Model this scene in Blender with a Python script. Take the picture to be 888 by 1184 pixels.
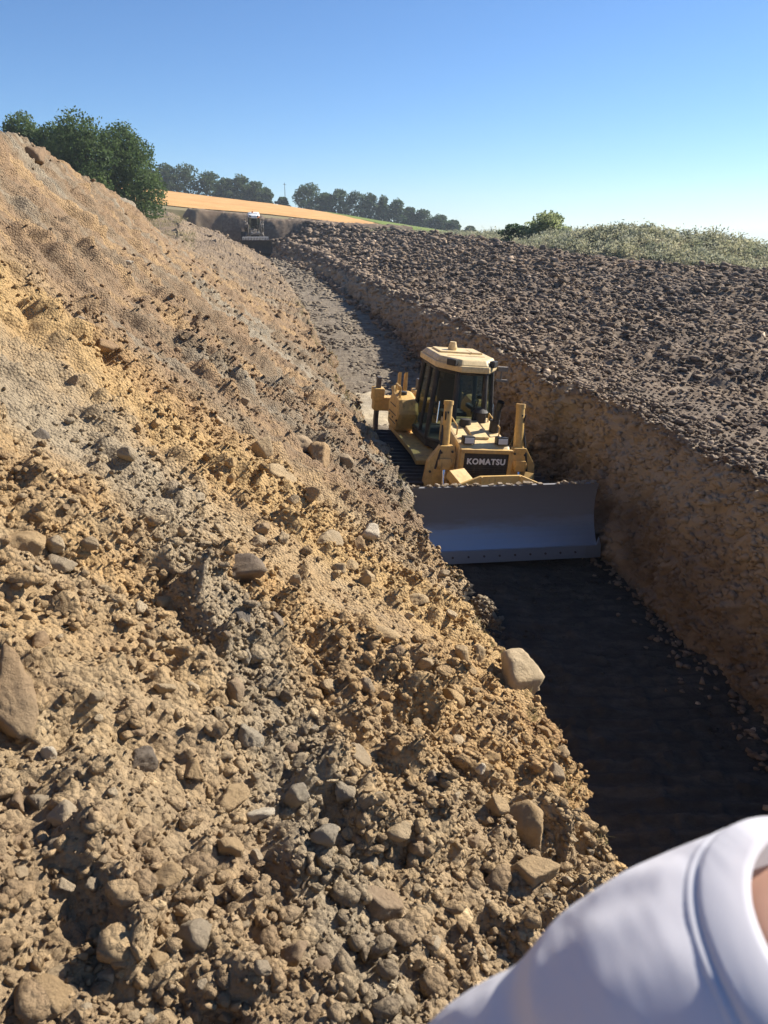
import bpy, bmesh, math, random
import numpy as np
from mathutils import Vector, Matrix, Euler
from mathutils.bvhtree import BVHTree

for o in list(bpy.data.objects):
    bpy.data.objects.remove(o)
S = bpy.context.scene
COL = S.collection
R = math.radians

# ------------------------------------------------------------------ camera, sky, sun, exposure
FPX, PITCH, W0, H0 = 900.0, R(20.1), 888.0, 1184.0
cd = bpy.data.cameras.new('camera')
cam = bpy.data.objects.new('camera', cd); COL.objects.link(cam)
cam.location = (0, 0, 0); cam.rotation_euler = (math.pi/2 - PITCH, 0, 0)
cd.sensor_fit = 'VERTICAL'; cd.sensor_height = 24.0; cd.lens = 24.0*FPX/H0
cd.clip_start = 0.03; cd.clip_end = 6000
S.camera = cam
cd.dof.use_dof = True; cd.dof.focus_distance = 9.0; cd.dof.aperture_fstop = 5.6     # a phone's own small lens
SUN_AZ, SUN_EL = R(60), R(34)          # azimuth from +Y (view) towards +X
w = bpy.data.worlds.new('World'); S.world = w; w.use_nodes = True
nt = w.node_tree; bg = nt.nodes['Background']
sky = nt.nodes.new('ShaderNodeTexSky'); sky.sky_type = 'NISHITA'; sky.sun_disc = False
sky.sun_elevation = SUN_EL; sky.sun_rotation = SUN_AZ
sky.air_density = 0.85; sky.dust_density = 0.0; sky.ozone_density = 8.0; sky.altitude = 200
nt.links.new(sky.outputs[0], bg.inputs['Color']); bg.inputs['Strength'].default_value = 0.075
sd = bpy.data.lights.new('sun', 'SUN'); sd.energy = 5.0; sd.angle = R(0.53); sd.color = (1.0, 0.94, 0.84)
sun = bpy.data.objects.new('sun', sd); COL.objects.link(sun)
sv = Vector((math.sin(SUN_AZ)*math.cos(SUN_EL), math.cos(SUN_AZ)*math.cos(SUN_EL), math.sin(SUN_EL)))
sun.rotation_euler = sv.to_track_quat('Z', 'Y').to_euler(); sun.location = sv*50
S.view_settings.view_transform = 'Standard'; S.view_settings.look = 'None'
S.view_settings.exposure = 0.95; S.view_settings.gamma = 1.0; S.view_settings.use_curve_mapping = False
HAZE = 0.00033
S.render.engine = 'CYCLES'
S.cycles.max_bounces = 6; S.cycles.diffuse_bounces = 4; S.cycles.transparent_max_bounces = 8
S.cycles.use_denoising = True

# ------------------------------------------------------------------ helpers
rng = np.random.default_rng(7)
random.seed(7)
U32 = np.uint64
def hsh(ix, iy, k=0):
    n = (ix.astype(np.int64)*374761393 + iy.astype(np.int64)*668265263 + k*1274126177) & 0xffffffff
    n = n.astype(np.uint64)
    n = ((n ^ (n >> U32(13)))*U32(1274126177)) & U32(0xffffffff)
    n = ((n ^ (n >> U32(15)))*U32(2246822519)) & U32(0xffffffff)
    n = n ^ (n >> U32(16))
    return (n & U32(0xffffff)).astype(np.float64)/float(0x1000000)
def vn(x, y, k=0):
    ix = np.floor(x); iy = np.floor(y); fx = x-ix; fy = y-iy
    fx = fx*fx*(3-2*fx); fy = fy*fy*(3-2*fy)
    a = hsh(ix, iy, k); b = hsh(ix+1, iy, k); c = hsh(ix, iy+1, k); d = hsh(ix+1, iy+1, k)
    return (a+(b-a)*fx)*(1-fy) + (c+(d-c)*fx)*fy
def fbm(x, y, o=4, k=0, g=0.5):
    s = 0; a = 1; t = 0
    for i in range(o):
        s = s + a*(vn(x, y, k+i)-0.5)*2; t += a; a *= g; x = x*2.03+3.1; y = y*1.97+7.7
    return s/t
def clods(x, y, size, k, p=0.5, flat=0.6):
    """angular lumps: truncated irregular pyramids, one or none per cell; returns height in units of size"""
    x = x/size; y = y/size
    ix = np.floor(x); iy = np.floor(y); best = np.zeros_like(x)
    for dx in (-1, 0, 1):
        for dy in (-1, 0, 1):
            cx, cy = ix+dx, iy+dy
            on = hsh(cx, cy, k+1) < p
            r = 0.25+0.4*hsh(cx, cy, k+2)**2
            px = x-(cx+hsh(cx, cy, k+3)); py = y-(cy+hsh(cx, cy, k+4))
            m = np.zeros_like(x); a0 = hsh(cx, cy, k+5)*6.283
            for j in range(5):
                a = a0+j*1.2566+0.8*hsh(cx, cy, k+6+j)
                m = np.maximum(m, px*np.cos(a)+py*np.sin(a))
            h = np.minimum(flat+0.35*(px*np.cos(a0)+py*np.sin(a0))/r, 1.7*(1-m/r))
            h = np.where(on, np.maximum(h, 0)*r, 0)
            best = np.maximum(best, h)
    return best*size
def tab(pts):
    p = np.array(pts, float); return lambda t: np.interp(t, p[:, 0], p[:, 1])

def link(name, me, mat=None, parent=None, smooth=False):
    o = bpy.data.objects.new(name, me); COL.objects.link(o)
    if mat: me.materials.append(mat)
    if parent: o.parent = parent
    if smooth and len(me.polygons): me.polygons.foreach_set('use_smooth', [True]*len(me.polygons))
    return o
def np_mesh(name, V, Fc, cols=None):
    """V (n,3); Fc (m,k) faces all of k corners; cols optional (n,) per-vertex 'tint'"""
    me = bpy.data.meshes.new(name); V = np.ascontiguousarray(V, np.float32); Fc = np.ascontiguousarray(Fc, np.int32)
    n, m, k = len(V), len(Fc), Fc.shape[1]
    me.vertices.add(n); me.vertices.foreach_set('co', V.ravel())
    me.loops.add(m*k); me.loops.foreach_set('vertex_index', Fc.ravel())
    me.polygons.add(m); me.polygons.foreach_set('loop_start', np.arange(0, m*k, k, dtype=np.int32))
    try: me.polygons.foreach_set('loop_total', np.full(m, k, np.int32))
    except Exception: pass
    me.update(calc_edges=True)
    if cols is not None:
        at = me.attributes.new('tint', 'FLOAT', 'POINT'); at.data.foreach_set('value', np.ascontiguousarray(cols, np.float32))
    return me
def grid_faces(nr, nc):
    i = np.arange(nr*nc).reshape(nr, nc)
    return np.stack([i[:-1, :-1], i[:-1, 1:], i[1:, 1:], i[1:, :-1]], -1).reshape(-1, 4)
def grid_normals(P):
    du = np.gradient(P, axis=0); dv = np.gradient(P, axis=1)
    n = np.cross(dv, du); n /= np.linalg.norm(n, axis=-1, keepdims=True)+1e-9
    return n
def tag(o, label, cat, group=None, kind=None):
    o['label'] = label; o['category'] = cat
    if group: o['group'] = group
    if kind: o['kind'] = kind
    return o
def empty(name, loc=(0, 0, 0), rot=(0, 0, 0)):
    o = bpy.data.objects.new(name, None); COL.objects.link(o); o.location = loc; o.rotation_euler = rot
    o.empty_display_size = 0.2; return o

# ------------------------------------------------------------------ materials
def M(name, rough=0.8, metal=0.0, col=(0.5, 0.5, 0.5), spec=0.3):
    m = bpy.data.materials.new(name); m.use_nodes = True
    b = m.node_tree.nodes['Principled BSDF']
    b.inputs['Base Color'].default_value = (*col, 1); b.inputs['Roughness'].default_value = rough
    b.inputs['Metallic'].default_value = metal; b.inputs['Specular IOR Level'].default_value = spec
    return m, m.node_tree, b
def N(t, kind, **kw):
    n = t.nodes.new(kind)
    for k, v in kw.items():
        if k.startswith('i_'):
            key = k[2:].replace('_', ' ')
            n.inputs[key].default_value = v
        else: setattr(n, k, v)
    return n
def noise(t, vec, scale, detail=4, rough=0.55):
    n = N(t, 'ShaderNodeTexNoise', i_Scale=scale, i_Detail=detail, i_Roughness=rough)
    t.links.new(vec, n.inputs['Vector']); return n.outputs['Fac']
def ramp(t, fac, stops):
    r = N(t, 'ShaderNodeValToRGB'); e = r.color_ramp.elements
    while len(e) < len(stops): e.new(0.5)
    for x, (p, c) in zip(e, stops):
        x.position = p; x.color = (*c, 1) if len(c) == 3 else c
    t.links.new(fac, r.inputs[0]); return r.outputs[0]
def mix(t, fac, a, b, blend='MIX'):
    n = N(t, 'ShaderNodeMix', data_type='RGBA', blend_type=blend)
    for s, v in ((n.inputs[0], fac), (n.inputs[6], a), (n.inputs[7], b)):
        if isinstance(v, (int, float)): s.default_value = v
        elif isinstance(v, tuple): s.default_value = (*v, 1) if len(v) == 3 else v
        else: t.links.new(v, s)
    return n.outputs[2]
def mapping(t, vec, scale=(1, 1, 1), rot=(0, 0, 0)):
    n = N(t, 'ShaderNodeMapping'); n.inputs['Scale'].default_value = scale; n.inputs['Rotation'].default_value = rot
    t.links.new(vec, n.inputs[0]); return n.outputs[0]
def bump(t, b, h, strength=0.5, dist=0.02):
    n = N(t, 'ShaderNodeBump', i_Strength=strength, i_Distance=dist)
    t.links.new(h, n.inputs['Height']); t.links.new(n.outputs[0], b.inputs['Normal'])
def wpos(t):
    return N(t, 'ShaderNodeNewGeometry').outputs['Position']
def objc(t):
    return N(t, 'ShaderNodeTexCoord').outputs['Object']
def tint(t):
    return N(t, 'ShaderNodeAttribute', attribute_name='tint').outputs['Fac']

OCH = (0.42, 0.275, 0.13); TAN = (0.385, 0.285, 0.17); GREY = (0.30, 0.255, 0.19); RED = (0.305, 0.22, 0.14); PALE = (0.5, 0.39, 0.25)
def mth(t, op, a, b=None, c=None):
    n = N(t, 'ShaderNodeMath', operation=op)
    for i, v in enumerate((a, b, c)):
        if v is None: continue
        if isinstance(v, (int, float)): n.inputs[i].default_value = v
        else: t.links.new(v, n.inputs[i])
    return n.outputs[0]
def sstep(t, v, a, b, lo=0.0, hi=1.0):
    n = N(t, 'ShaderNodeMapRange', interpolation_type='SMOOTHSTEP'); t.links.new(v, n.inputs[0])
    for i, q in enumerate((a, b, lo, hi)): n.inputs[1+i].default_value = q
    return n.outputs[0]
def earth_colour(t):
    """the spoil's own colours: ochre, tan, grey and reddish tips of earth, each tip running down the slope"""
    p = wpos(t); sep = N(t, 'ShaderNodeSeparateXYZ'); t.links.new(p, sep.inputs[0]); X, Y, Z = sep.outputs
    st = mapping(t, p, (0.16, 0.55, 0.2), (0, 0, R(-18)))
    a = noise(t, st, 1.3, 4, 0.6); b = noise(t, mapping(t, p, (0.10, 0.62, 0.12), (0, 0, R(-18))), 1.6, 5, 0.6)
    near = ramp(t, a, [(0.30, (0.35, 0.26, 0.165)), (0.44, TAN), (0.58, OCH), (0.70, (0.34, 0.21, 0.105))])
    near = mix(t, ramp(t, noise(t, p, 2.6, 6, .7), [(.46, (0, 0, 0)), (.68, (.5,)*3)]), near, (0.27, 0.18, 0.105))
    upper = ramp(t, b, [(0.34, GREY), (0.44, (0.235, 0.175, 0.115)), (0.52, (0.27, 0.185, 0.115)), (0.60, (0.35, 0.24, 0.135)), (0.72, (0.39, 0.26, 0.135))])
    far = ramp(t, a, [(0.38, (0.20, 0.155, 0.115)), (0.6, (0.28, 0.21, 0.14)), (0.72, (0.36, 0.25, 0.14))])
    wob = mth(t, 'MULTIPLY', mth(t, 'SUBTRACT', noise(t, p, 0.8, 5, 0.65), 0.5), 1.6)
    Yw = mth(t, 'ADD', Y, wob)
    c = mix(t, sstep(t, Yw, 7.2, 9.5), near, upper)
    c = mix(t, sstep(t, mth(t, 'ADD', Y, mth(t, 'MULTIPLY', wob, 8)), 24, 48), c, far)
    # an ochre tip, and the grey clay tip below it
    X5 = mth(t, 'ADD', mth(t, 'MAXIMUM', X, -2.5), 2.5)
    yo = mth(t, 'MULTIPLY_ADD', X, -0.37, 6.2)
    d2 = mth(t, 'ABSOLUTE', mth(t, 'SUBTRACT', Yw, yo)); c = mix(t, sstep(t, d2, 0.85, 0.3, 0, .9), c, (0.44, 0.30, 0.145))
    yc = mth(t, 'SUBTRACT', 5.75, mth(t, 'ADD', mth(t, 'MULTIPLY', X5, .15), mth(t, 'MULTIPLY', mth(t, 'MULTIPLY', X5, X5), .6)))
    d1 = mth(t, 'ABSOLUTE', mth(t, 'SUBTRACT', Yw, yc)); c = mix(t, sstep(t, d1, 1.0, 0.2, 0, .8), c, (0.31, 0.255, 0.18))
    return c
def earth_mat(name, stone=False):
    m, t, b = M(name, 0.95, spec=0.12)
    c = earth_colour(t); p = wpos(t)
    f = noise(t, p, 9, 6, 0.65)
    c = mix(t, 1.0, c, ramp(t, f, [(0.3, (0.86, 0.84, 0.82)), (0.7, (1.32, 1.3, 1.26))]), 'MULTIPLY')
    if stone:
        tn = tint(t)
        c = mix(t, 1.0, c, ramp(t, tn, [(0.0, (0.62, 0.60, 0.60)), (0.5, (0.98, 0.96, 0.94)), (0.85, (1.2, 1.17, 1.1)), (1.0, (1.55, 1.56, 1.52))]), 'MULTIPLY')
    t.links.new(c, b.inputs['Base Color'])
    h = noise(t, p, 38, 8, 0.7)
    vo = N(t, 'ShaderNodeTexVoronoi', i_Scale=42.0, i_Randomness=1.0); t.links.new(p, vo.inputs['Vector'])
    ad = N(t, 'ShaderNodeMath', operation='SUBTRACT'); t.links.new(h, ad.inputs[0]); t.links.new(vo.outputs['Distance'], ad.inputs[1])
    h2 = noise(t, p, 120, 4, 0.7); ad2 = N(t, 'ShaderNodeMath', operation='MULTIPLY_ADD'); t.links.new(h2, ad2.inputs[0]); ad2.inputs[1].default_value = .35; t.links.new(ad.outputs[0], ad2.inputs[2])
    bump(t, b, ad2.outputs[0], 1.0, 0.028)
    return m
def rock_mat(name, col, dust=.55):
    m, t, b = M(name, 0.92, spec=0.15); p = objc(t)
    f = noise(t, p, 5, 6, 0.65); g = noise(t, p, 1.4, 3)
    lo = tuple(x*0.72 for x in col); hi = tuple(min(1, x*1.25) for x in col)
    c = ramp(t, f, [(0.3, lo), (0.5, col), (0.72, hi)])
    c = mix(t, ramp(t, g, [(0.35, (dust*.7,)*3), (0.65, (min(1, dust*1.3),)*3)]), c, earth_colour(t))
    t.links.new(c, b.inputs['Base Color']); bump(t, b, noise(t, wpos(t), 26, 9, 0.75), 1.0, 0.03)
    return m
MAT = {}
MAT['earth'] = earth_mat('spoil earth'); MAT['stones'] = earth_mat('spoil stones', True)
for k, c in dict(tan=(0.42, 0.32, 0.20), ochre=(0.47, 0.31, 0.15), grey=(0.32, 0.275, 0.21), pale=(0.56, 0.46, 0.32), brown=(0.31, 0.205, 0.125), dark=(0.15, 0.13, 0.115), white=(0.60, 0.52, 0.40)).items():
    MAT['rock_'+k] = rock_mat(k+' stone', c, .3 if k in ('dark', 'white') else .55)
def soil_mat(name, lo, mid, hi, sc=3.0, bs=25, stretch=(1, 1, 1), use_tint=False, strata=False):
    m, t, b = M(name, 0.93, spec=0.2); p = mapping(t, wpos(t), stretch)
    c = ramp(t, noise(t, p, sc, 7, 0.62), [(0.32, lo), (0.5, mid), (0.7, hi)])
    c = mix(t, 1.0, c, ramp(t, noise(t, wpos(t), 0.35, 3), [(0.35, (0.8, 0.8, 0.82)), (0.65, (1.18, 1.15, 1.1))]), 'MULTIPLY')
    if use_tint:
        c = mix(t, 1.0, c, ramp(t, tint(t), [(0, (0.7, 0.7, 0.7)), (0.8, (1.2, 1.2, 1.2)), (0.93, (1.5, 1.5, 1.5)), (1, (2.6, 2.6, 2.5))]), 'MULTIPLY')
    if strata:
        sp_ = N(t, 'ShaderNodeSeparateXYZ'); t.links.new(wpos(t), sp_.inputs[0])
        zz = mth(t, 'ADD', sp_.outputs['Z'], mth(t, 'MULTIPLY', mth(t, 'SUBTRACT', noise(t, wpos(t), .8, 5, .65), .5), 1.6))
        c = mix(t, sstep(t, zz, -4.5, -3.5, 0, .8), c, (0.39, 0.31, 0.21)); c = mix(t, sstep(t, zz, -3.15, -2.85, 0, .8), c, (0.17, 0.125, 0.09))
    t.links.new(c, b.inputs['Base Color']); bump(t, b, noise(t, p, bs, 8, 0.68), 0.9, 0.03)
    return m
MAT['field'] = soil_mat('dark topsoil', (0.125, 0.089, 0.062), (0.185, 0.137, 0.096), (0.25, 0.196, 0.142), 2.5)
MAT['field_clods'] = soil_mat('dark topsoil clods', (0.14, 0.10, 0.07), (0.205, 0.152, 0.108), (0.285, 0.225, 0.165), 2.5, use_tint=True)
MAT['wall'] = soil_mat('cut earth wall', (0.15, 0.108, 0.073), (0.23, 0.17, 0.118), (0.34, 0.265, 0.18), 1.6, 18, (1, 0.55, 0.8), strata=True)
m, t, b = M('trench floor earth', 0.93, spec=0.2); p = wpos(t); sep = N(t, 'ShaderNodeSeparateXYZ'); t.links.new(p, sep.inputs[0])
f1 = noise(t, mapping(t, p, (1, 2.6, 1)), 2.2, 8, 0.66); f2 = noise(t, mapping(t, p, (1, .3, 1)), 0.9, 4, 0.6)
shade_tone = ramp(t, f1, [(0.32, (0.042, 0.036, 0.031)), (0.5, (0.062, 0.052, 0.043)), (0.7, (0.10, 0.083, 0.066))])
dry = ramp(t, f1, [(0.30, (0.13, 0.10, 0.072)), (0.5, (0.20, 0.16, 0.115)), (0.68, (0.30, 0.25, 0.18))])  # paler tone of the sunlit stretch, put into the soil colour
yy_ = mth(t, 'ADD', sep.outputs['Y'], mth(t, 'MULTIPLY', mth(t, 'SUBTRACT', f2, .5), 8))      # shadow near the blade and sunlight behind it painted into the floor's colour
c = mix(t, sstep(t, yy_, 15, 21), shade_tone, dry); t.links.new(c, b.inputs['Base Color']); bump(t, b, noise(t, p, 20, 8, 0.7), 1.0, 0.03); MAT['floor'] = m
MAT['sand'] = soil_mat('pale dry sand', (0.34, 0.28, 0.19), (0.44, 0.37, 0.26), (0.52, 0.45, 0.33), 4, 30)
MAT['flat'] = soil_mat('bare brown ground', (0.15, 0.105, 0.07), (0.22, 0.16, 0.105), (0.27, 0.22, 0.14), 0.4, 3)
def leaf_mat(name, a, b_, tr=0.25):
    m, t, b = M(name, 0.65, spec=0.25)
    c = ramp(t, tint(t), [(0, a), (1, b_)])
    c = mix(t, 1.0, c, ramp(t, noise(t, wpos(t), 0.6, 3), [(0.35, (0.75, 0.8, 0.8)), (0.65, (1.2, 1.15, 1.0))]), 'MULTIPLY')
    t.links.new(c, b.inputs['Base Color'])
    tl = N(t, 'ShaderNodeBsdfTranslucent'); t.links.new(c, tl.inputs[0])
    ms = N(t, 'ShaderNodeMixShader'); ms.inputs[0].default_value = tr
    t.links.new(b.outputs[0], ms.inputs[1]); t.links.new(tl.outputs[0], ms.inputs[2])
    t.links.new(ms.outputs[0], t.nodes['Material Output'].inputs[0])
    return m
MAT['leaf'] = leaf_mat('broad leaves', (0.06, 0.10, 0.035), (0.12, 0.17, 0.065), .5)
MAT['leaf_far'] = leaf_mat('distant leaves', (0.05, 0.085, 0.042), (0.095, 0.135, 0.065), .45)
MAT['weed'] = leaf_mat('dry silver weeds', (0.24, 0.25, 0.16), (0.46, 0.44, 0.32), 0.45)
MAT['bush'] = leaf_mat('pale bush leaves', (0.22, 0.26, 0.12), (0.36, 0.40, 0.21), 0.55)
MAT['straw'] = leaf_mat('dry grass', (0.22, 0.18, 0.08), (0.42, 0.36, 0.2), 0.3)
MAT['bark'] = soil_mat('bark', (0.05, 0.038, 0.028), (0.08, 0.06, 0.045), (0.12, 0.09, 0.07), 4, 14)

# ------------------------------------------------------------------ rays through the photograph's pixels (used only to find where on the ground a stone lies)
cp, sp = math.cos(PITCH), math.sin(PITCH)
def ray(x, y):
    cx = (x-W0/2)/FPX; cy = -(y-H0/2)/FPX
    return Vector((cx, cp+cy*sp, -sp+cy*cp)).normalized()

# ------------------------------------------------------------------ terrain tables: along Y, metres, eye at the origin
LIPX = tab([(-12, 1.5), (0, 1.3), (3.25, 1.19), (4.25, 1.12), (5.3, 1.06), (6.7, .84), (8.65, .47), (11.5, .07), (14.75, -.42), (19.9, -1.31), (27.5, -2.53), (37.4, -4.0), (50.3, -6.13), (78, -11.5), (103, -17.2), (125, -22)])
LIPZ = tab([(-12, -2.9), (0, -2.95), (3.25, -3.1), (5.3, -3.45), (8.65, -3.7), (14.75, -3.75), (19.9, -3.7), (27.5, -3.6), (37.4, -3.45), (50, -3.3), (78, -2.8), (103, -2.5), (125, -2.2)])
CRX = tab([(-12, -6.6), (5, -6.6), (15, -6.75), (20, -7.6), (27, -8.6), (33, -9.6), (40, -10.8), (55, -14), (80, -20), (103, -27), (125, -33)])
CRZ = tab([(-12, 2.0), (10, 1.95), (15, 1.8), (20, 1.45), (27, .85), (31, .15), (36, -.3), (45, -.65), (60, -.55), (80, .3), (103, 1.25), (125, 2.6)])
FRX = tab([(-12, 6.4), (0, 5.6), (7.75, 4.6), (9.75, 4.25), (12.14, 3.95), (17.5, 3.1), (24.6, 2.05), (33.9, .71), (46.9, -1.47), (68, -5.29), (84.7, -9.3), (103, -13.8), (125, -19)])
FZ = tab([(-12, -5.8), (7.75, -5.65), (9.75, -5.5), (12.1, -5.32), (20, -5.0), (34, -4.4), (47, -4.1), (68, -3.7), (85, -3.5), (99, -3.7), (104, -3.75), (106, -3.35), (109, -2.6), (116, -1.0), (125, -.5)])
TPX = tab([(-12, 7.2), (0, 6.4), (9.4, 4.85), (11.1, 4.55), (12.9, 4.45), (14.1, 3.98), (17.5, 3.4), (24.6, 2.75), (33.1, 1.65), (49.6, -1.17), (77, -5.94), (103, -12.3), (110, -14.5), (125, -18)])
TPZ = tab([(-12, -2.9), (9, -3.0), (17.5, -3.02), (24.6, -3.0), (49.6, -3.0), (77, -2.65), (103, -2.1), (125, -1.8)])
def FLX(Y): return LIPX(Y)+np.interp(Y, [0, 10, 20, 60, 110], [.35, .35, .35, .5, .7])
def rows(y0, y1, k, mn):
    out = [y0]
    while out[-1] < y1: out.append(out[-1]+max(k*abs(out[-1]), mn))
    return np.array(out)

# ---- the height of the far hill
PX_T = [-2000, -700, -304, -274, -129, -63, 36, 91, 200, 444, 2000]      # pixel column minus 444
Y_TOP = [120, 150, 210, 217, 236, 245.5, 262, 271, 285, 306, 318]           # image row of the hill's top, 320 m off
Y_LOW = [200, 215, 234, 237, 250, 257, 268, 273, 282, 300, 312]             # image row of the wheat's near edge, 140 m off
def hill_z(X, Y):
    r = np.hypot(X, Y); col = np.where(Y > 1, X/np.maximum(Y, 1)*FPX*1.065, np.sign(X)*2000); ca = np.clip(Y/np.maximum(r, 1e-3), .5, 1)
    yt = np.interp(col, PX_T, Y_TOP); yl = np.interp(col, PX_T, Y_LOW)
    zt = 320*ca*(262.6-yt)/FPX*.882; zl = 140*ca*(262.6-yl)/FPX*.882
    z0 = np.interp(col, [-500, -250, -100, 100], [-.6, -.6, -1.0, -3.5])
    z = np.where(r < 140, z0+(zl-z0)*np.clip((r-50)/90, 0, 1), zl+(zt-zl)*np.clip((r-140)/180, 0, 1))
    z = np.where(r > 320, zt-(r-320)*0.03-((r-320)/500.)**2*4, z)
    return np.maximum(z, -36)

# ---- the spoil bank on the left: back, slope, lip and the cut wall below it
YR = rows(-3.0, 122, 0.0055, 0.016)
tA = np.linspace(1, 0, 14)[:-1]; tB = np.linspace(0, 1, 560); sB = 1-(1-tB)**1.35; tC = np.linspace(0, 1, 56)[1:]
lx, lz, cxx, czz = LIPX(YR), LIPZ(YR), CRX(YR), CRZ(YR)
# gentle unevenness of the two edges
lx = lx+0.10*fbm(YR*0.9, YR*0+3, 3, 40)+0.05*fbm(YR*4, YR*0+1, 3, 41)
czz = czz+0.12*fbm(YR*0.5, YR*0+9, 3, 43)
fzl = FZ(YR); flx = FLX(YR)
XB = cxx[:, None]+(lx-cxx)[:, None]*sB[None]
sag = np.interp(YR, [0, 20, 35, 60], [0.25, 0.3, 0.2, 0.1])
ZB = czz[:, None]+(lz-czz)[:, None]*sB[None]-sag[:, None]*np.sin(np.pi*sB)[None]
# rounded crest
ZB -= 0.25*np.exp(-((sB)/0.03)**2)[None]
XA = cxx[:, None]-tA[None]*12; ZA = czz[:, None]-0.25-(tA**0.8)[None]*np.interp(YR, [0, 30, 50, 110], [1.6, 1.2, 0.2, 0.0])[:, None]
hb = np.clip((YR-42)/20, 0, 1)[:, None]*tA[None]; ZA = ZA*(1-hb)+(hill_z(XA, np.repeat(YR[:, None], 13, 1))-.1)*hb
XC = lx[:, None]+(flx-lx)[:, None]*(tC**0.8)[None]; ZC = lz[:, None]+(fzl-lz-0.15)[:, None]*(tC**1.5)[None]
X = np.concatenate([XA, XB, XC], 1); Z = np.concatenate([ZA, ZB, ZC], 1); Y = np.repeat(YR[:, None], X.shape[1], 1)
# a lower shelf where the two people stand, a heap of ochre far down the bank
Z += 0.34*np.exp(-(((X-0.25)/0.8)**2+((Y-0.15)/0.75)**2))
Z += 1.0*np.exp(-(((X+11.2)/2.0)**2+((Y-62)/5)**2)) + 0.7*np.exp(-(((X+18)/2.5)**2+((Y-88)/5)**2))
P = np.stack([X, Y, Z], -1)
NRM = grid_normals(P); NRM[NRM[..., 2] < 0] *= -1
seg = np.sqrt((np.diff(P, axis=1)**2).sum(-1)); ARC = np.concatenate([np.zeros((len(YR), 1)), np.cumsum(seg, 1)], 1)
ARC -= ARC[:, -1:]            # measured up from the trench floor
low = np.clip(1-(-ARC-2)/6.5, 0, 1)           # rubble gathers at the foot of the slope
near = np.clip(1.3-Y/9, 0.0, 1)
rub = np.clip(0.42+0.75*low*np.clip(1.25-Y/60, .5, 1)+0.35*near, 0, 1.2)
rub *= np.clip(0.15+1.3*vn(ARC*0.75, Y*0.75, 91)+.35*vn(ARC*2.2, Y*2.2, 95), 0.3, 1.4)
wx = ARC+0.12*fbm(ARC*3, Y*3, 2, 20); wy = Y+0.12*fbm(ARC*3, Y*3, 2, 24)
D = 0.10*fbm(ARC*0.45, Y*0.55, 3, 1)+0.045*fbm(ARC*1.7, Y*1.7, 4, 5)
D += (0.075*fbm(ARC*0.35+Y*0.12, Y*2.2, 3, 11)+0.05*fbm(ARC*1.3+Y*.5, Y*6, 3, 15)+.03*fbm(ARC*4, Y*9, 3, 18))*np.clip(1.3-low, 0.25, 1)*np.clip(Y/6, .3, 1)          # runnels down the slope
D += rub*(0.62*clods(wx, wy, 0.5, 100, .26, .5)+0.95*clods(wx, wy, 0.26, 130, .40)+0.9*clods(wx, wy, 0.12, 160, .6))
D += 0.7*clods(wx, wy, 0.06, 190, .6)*np.clip(rub+.3, 0, 1)
up = np.clip((Y-4.5)/4, 0, 1)*np.clip(.35+1.1*vn(ARC*.5+Y*.2, Y*1.1, 97), .3, 1.2)
D += up*(1.1*clods(wx*.5, wy, 0.24, 230, .5)+1.0*clods(wx*.6, wy, 0.42, 260, .34, .45)+1.1*clods(wx*.7, wy, .13, 290, .5)+.06*fbm(ARC*.9+Y*.35, Y*4.5, 3, 298))
D += 0.022*fbm(ARC*9, Y*9, 3, 60)+.010*fbm(ARC*23, Y*23, 2, 64)
fadeA = np.ones(X.shape[1]); fadeA[:13] = np.linspace(.4, 1, 13)
D *= fadeA[None]
P = P+NRM*D[..., None]
bank_me = np_mesh('spoil_bank', P.reshape(-1, 3), grid_faces(*X.shape)[:, ::-1])
bank = tag(link('spoil_bank', bank_me, MAT['earth']), 'tall sunlit bank of ochre and tan spoil along the trench', 'spoil bank', kind='structure')
BVF = grid_faces(*X.shape)
bank_bvh = BVHTree.FromPolygons([tuple(v) for v in P.reshape(-1, 3)], [tuple(int(i) for i in f) for f in BVF])

# ---- trench floor
YF = rows(-6, 124, 0.0045, 0.025); c = np.linspace(0, 1, 170)
fl, fr = FLX(YF)-0.25, FRX(YF)+0.3
X = fl[:, None]+(fr-fl)[:, None]*c[None]; Y = np.repeat(YF[:, None], len(c), 1)
def floor_z(X, Y):
    z = FZ(Y)
    k = np.interp(Y, [9, 11.5, 18, 24], [0, -0.085, -0.085, 0.0])    # the floor falls to the right under the near machine
    return z+k*(X-np.interp(Y, [11, 18], [2.0, 0.8]))
Z = floor_z(X, Y)
Z += 0.05*fbm(X*0.8, Y*0.5, 3, 300)+0.03*fbm(X*4, Y*5, 3, 304)
cl = np.clip(np.sin(Y*2*np.pi/0.21+2.0*fbm(X*.6, Y*.6, 2, 309)), -.3, 1)      # cleat marks of the tracks across the floor
Z += 0.035*cl*np.clip(1.5*vn(X*0.9, Y*0.15, 310)-.2, 0, 1)+.05*np.clip(fbm(X*.35, Y*2.2, 3, 316), -.2, 1)
Z += 0.6*clods(X, Y, 0.22, 320, .45)*np.clip(1.8*vn(X*.5, Y*.3, 312)-.4, 0, 1)+.5*clods(X, Y, .1, 340, .5)*(Y < 30)
Z += 0.12*np.exp(-((c-0.0)/0.06)**2)[None]+0.15*np.exp(-((c-1.0)/0.05)**2)[None]
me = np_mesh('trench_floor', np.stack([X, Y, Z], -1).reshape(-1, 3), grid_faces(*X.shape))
tag(link('trench_floor', me, MAT['floor'], smooth=True), 'flat dark earth floor of the long trench', 'trench floor', kind='structure')

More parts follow.
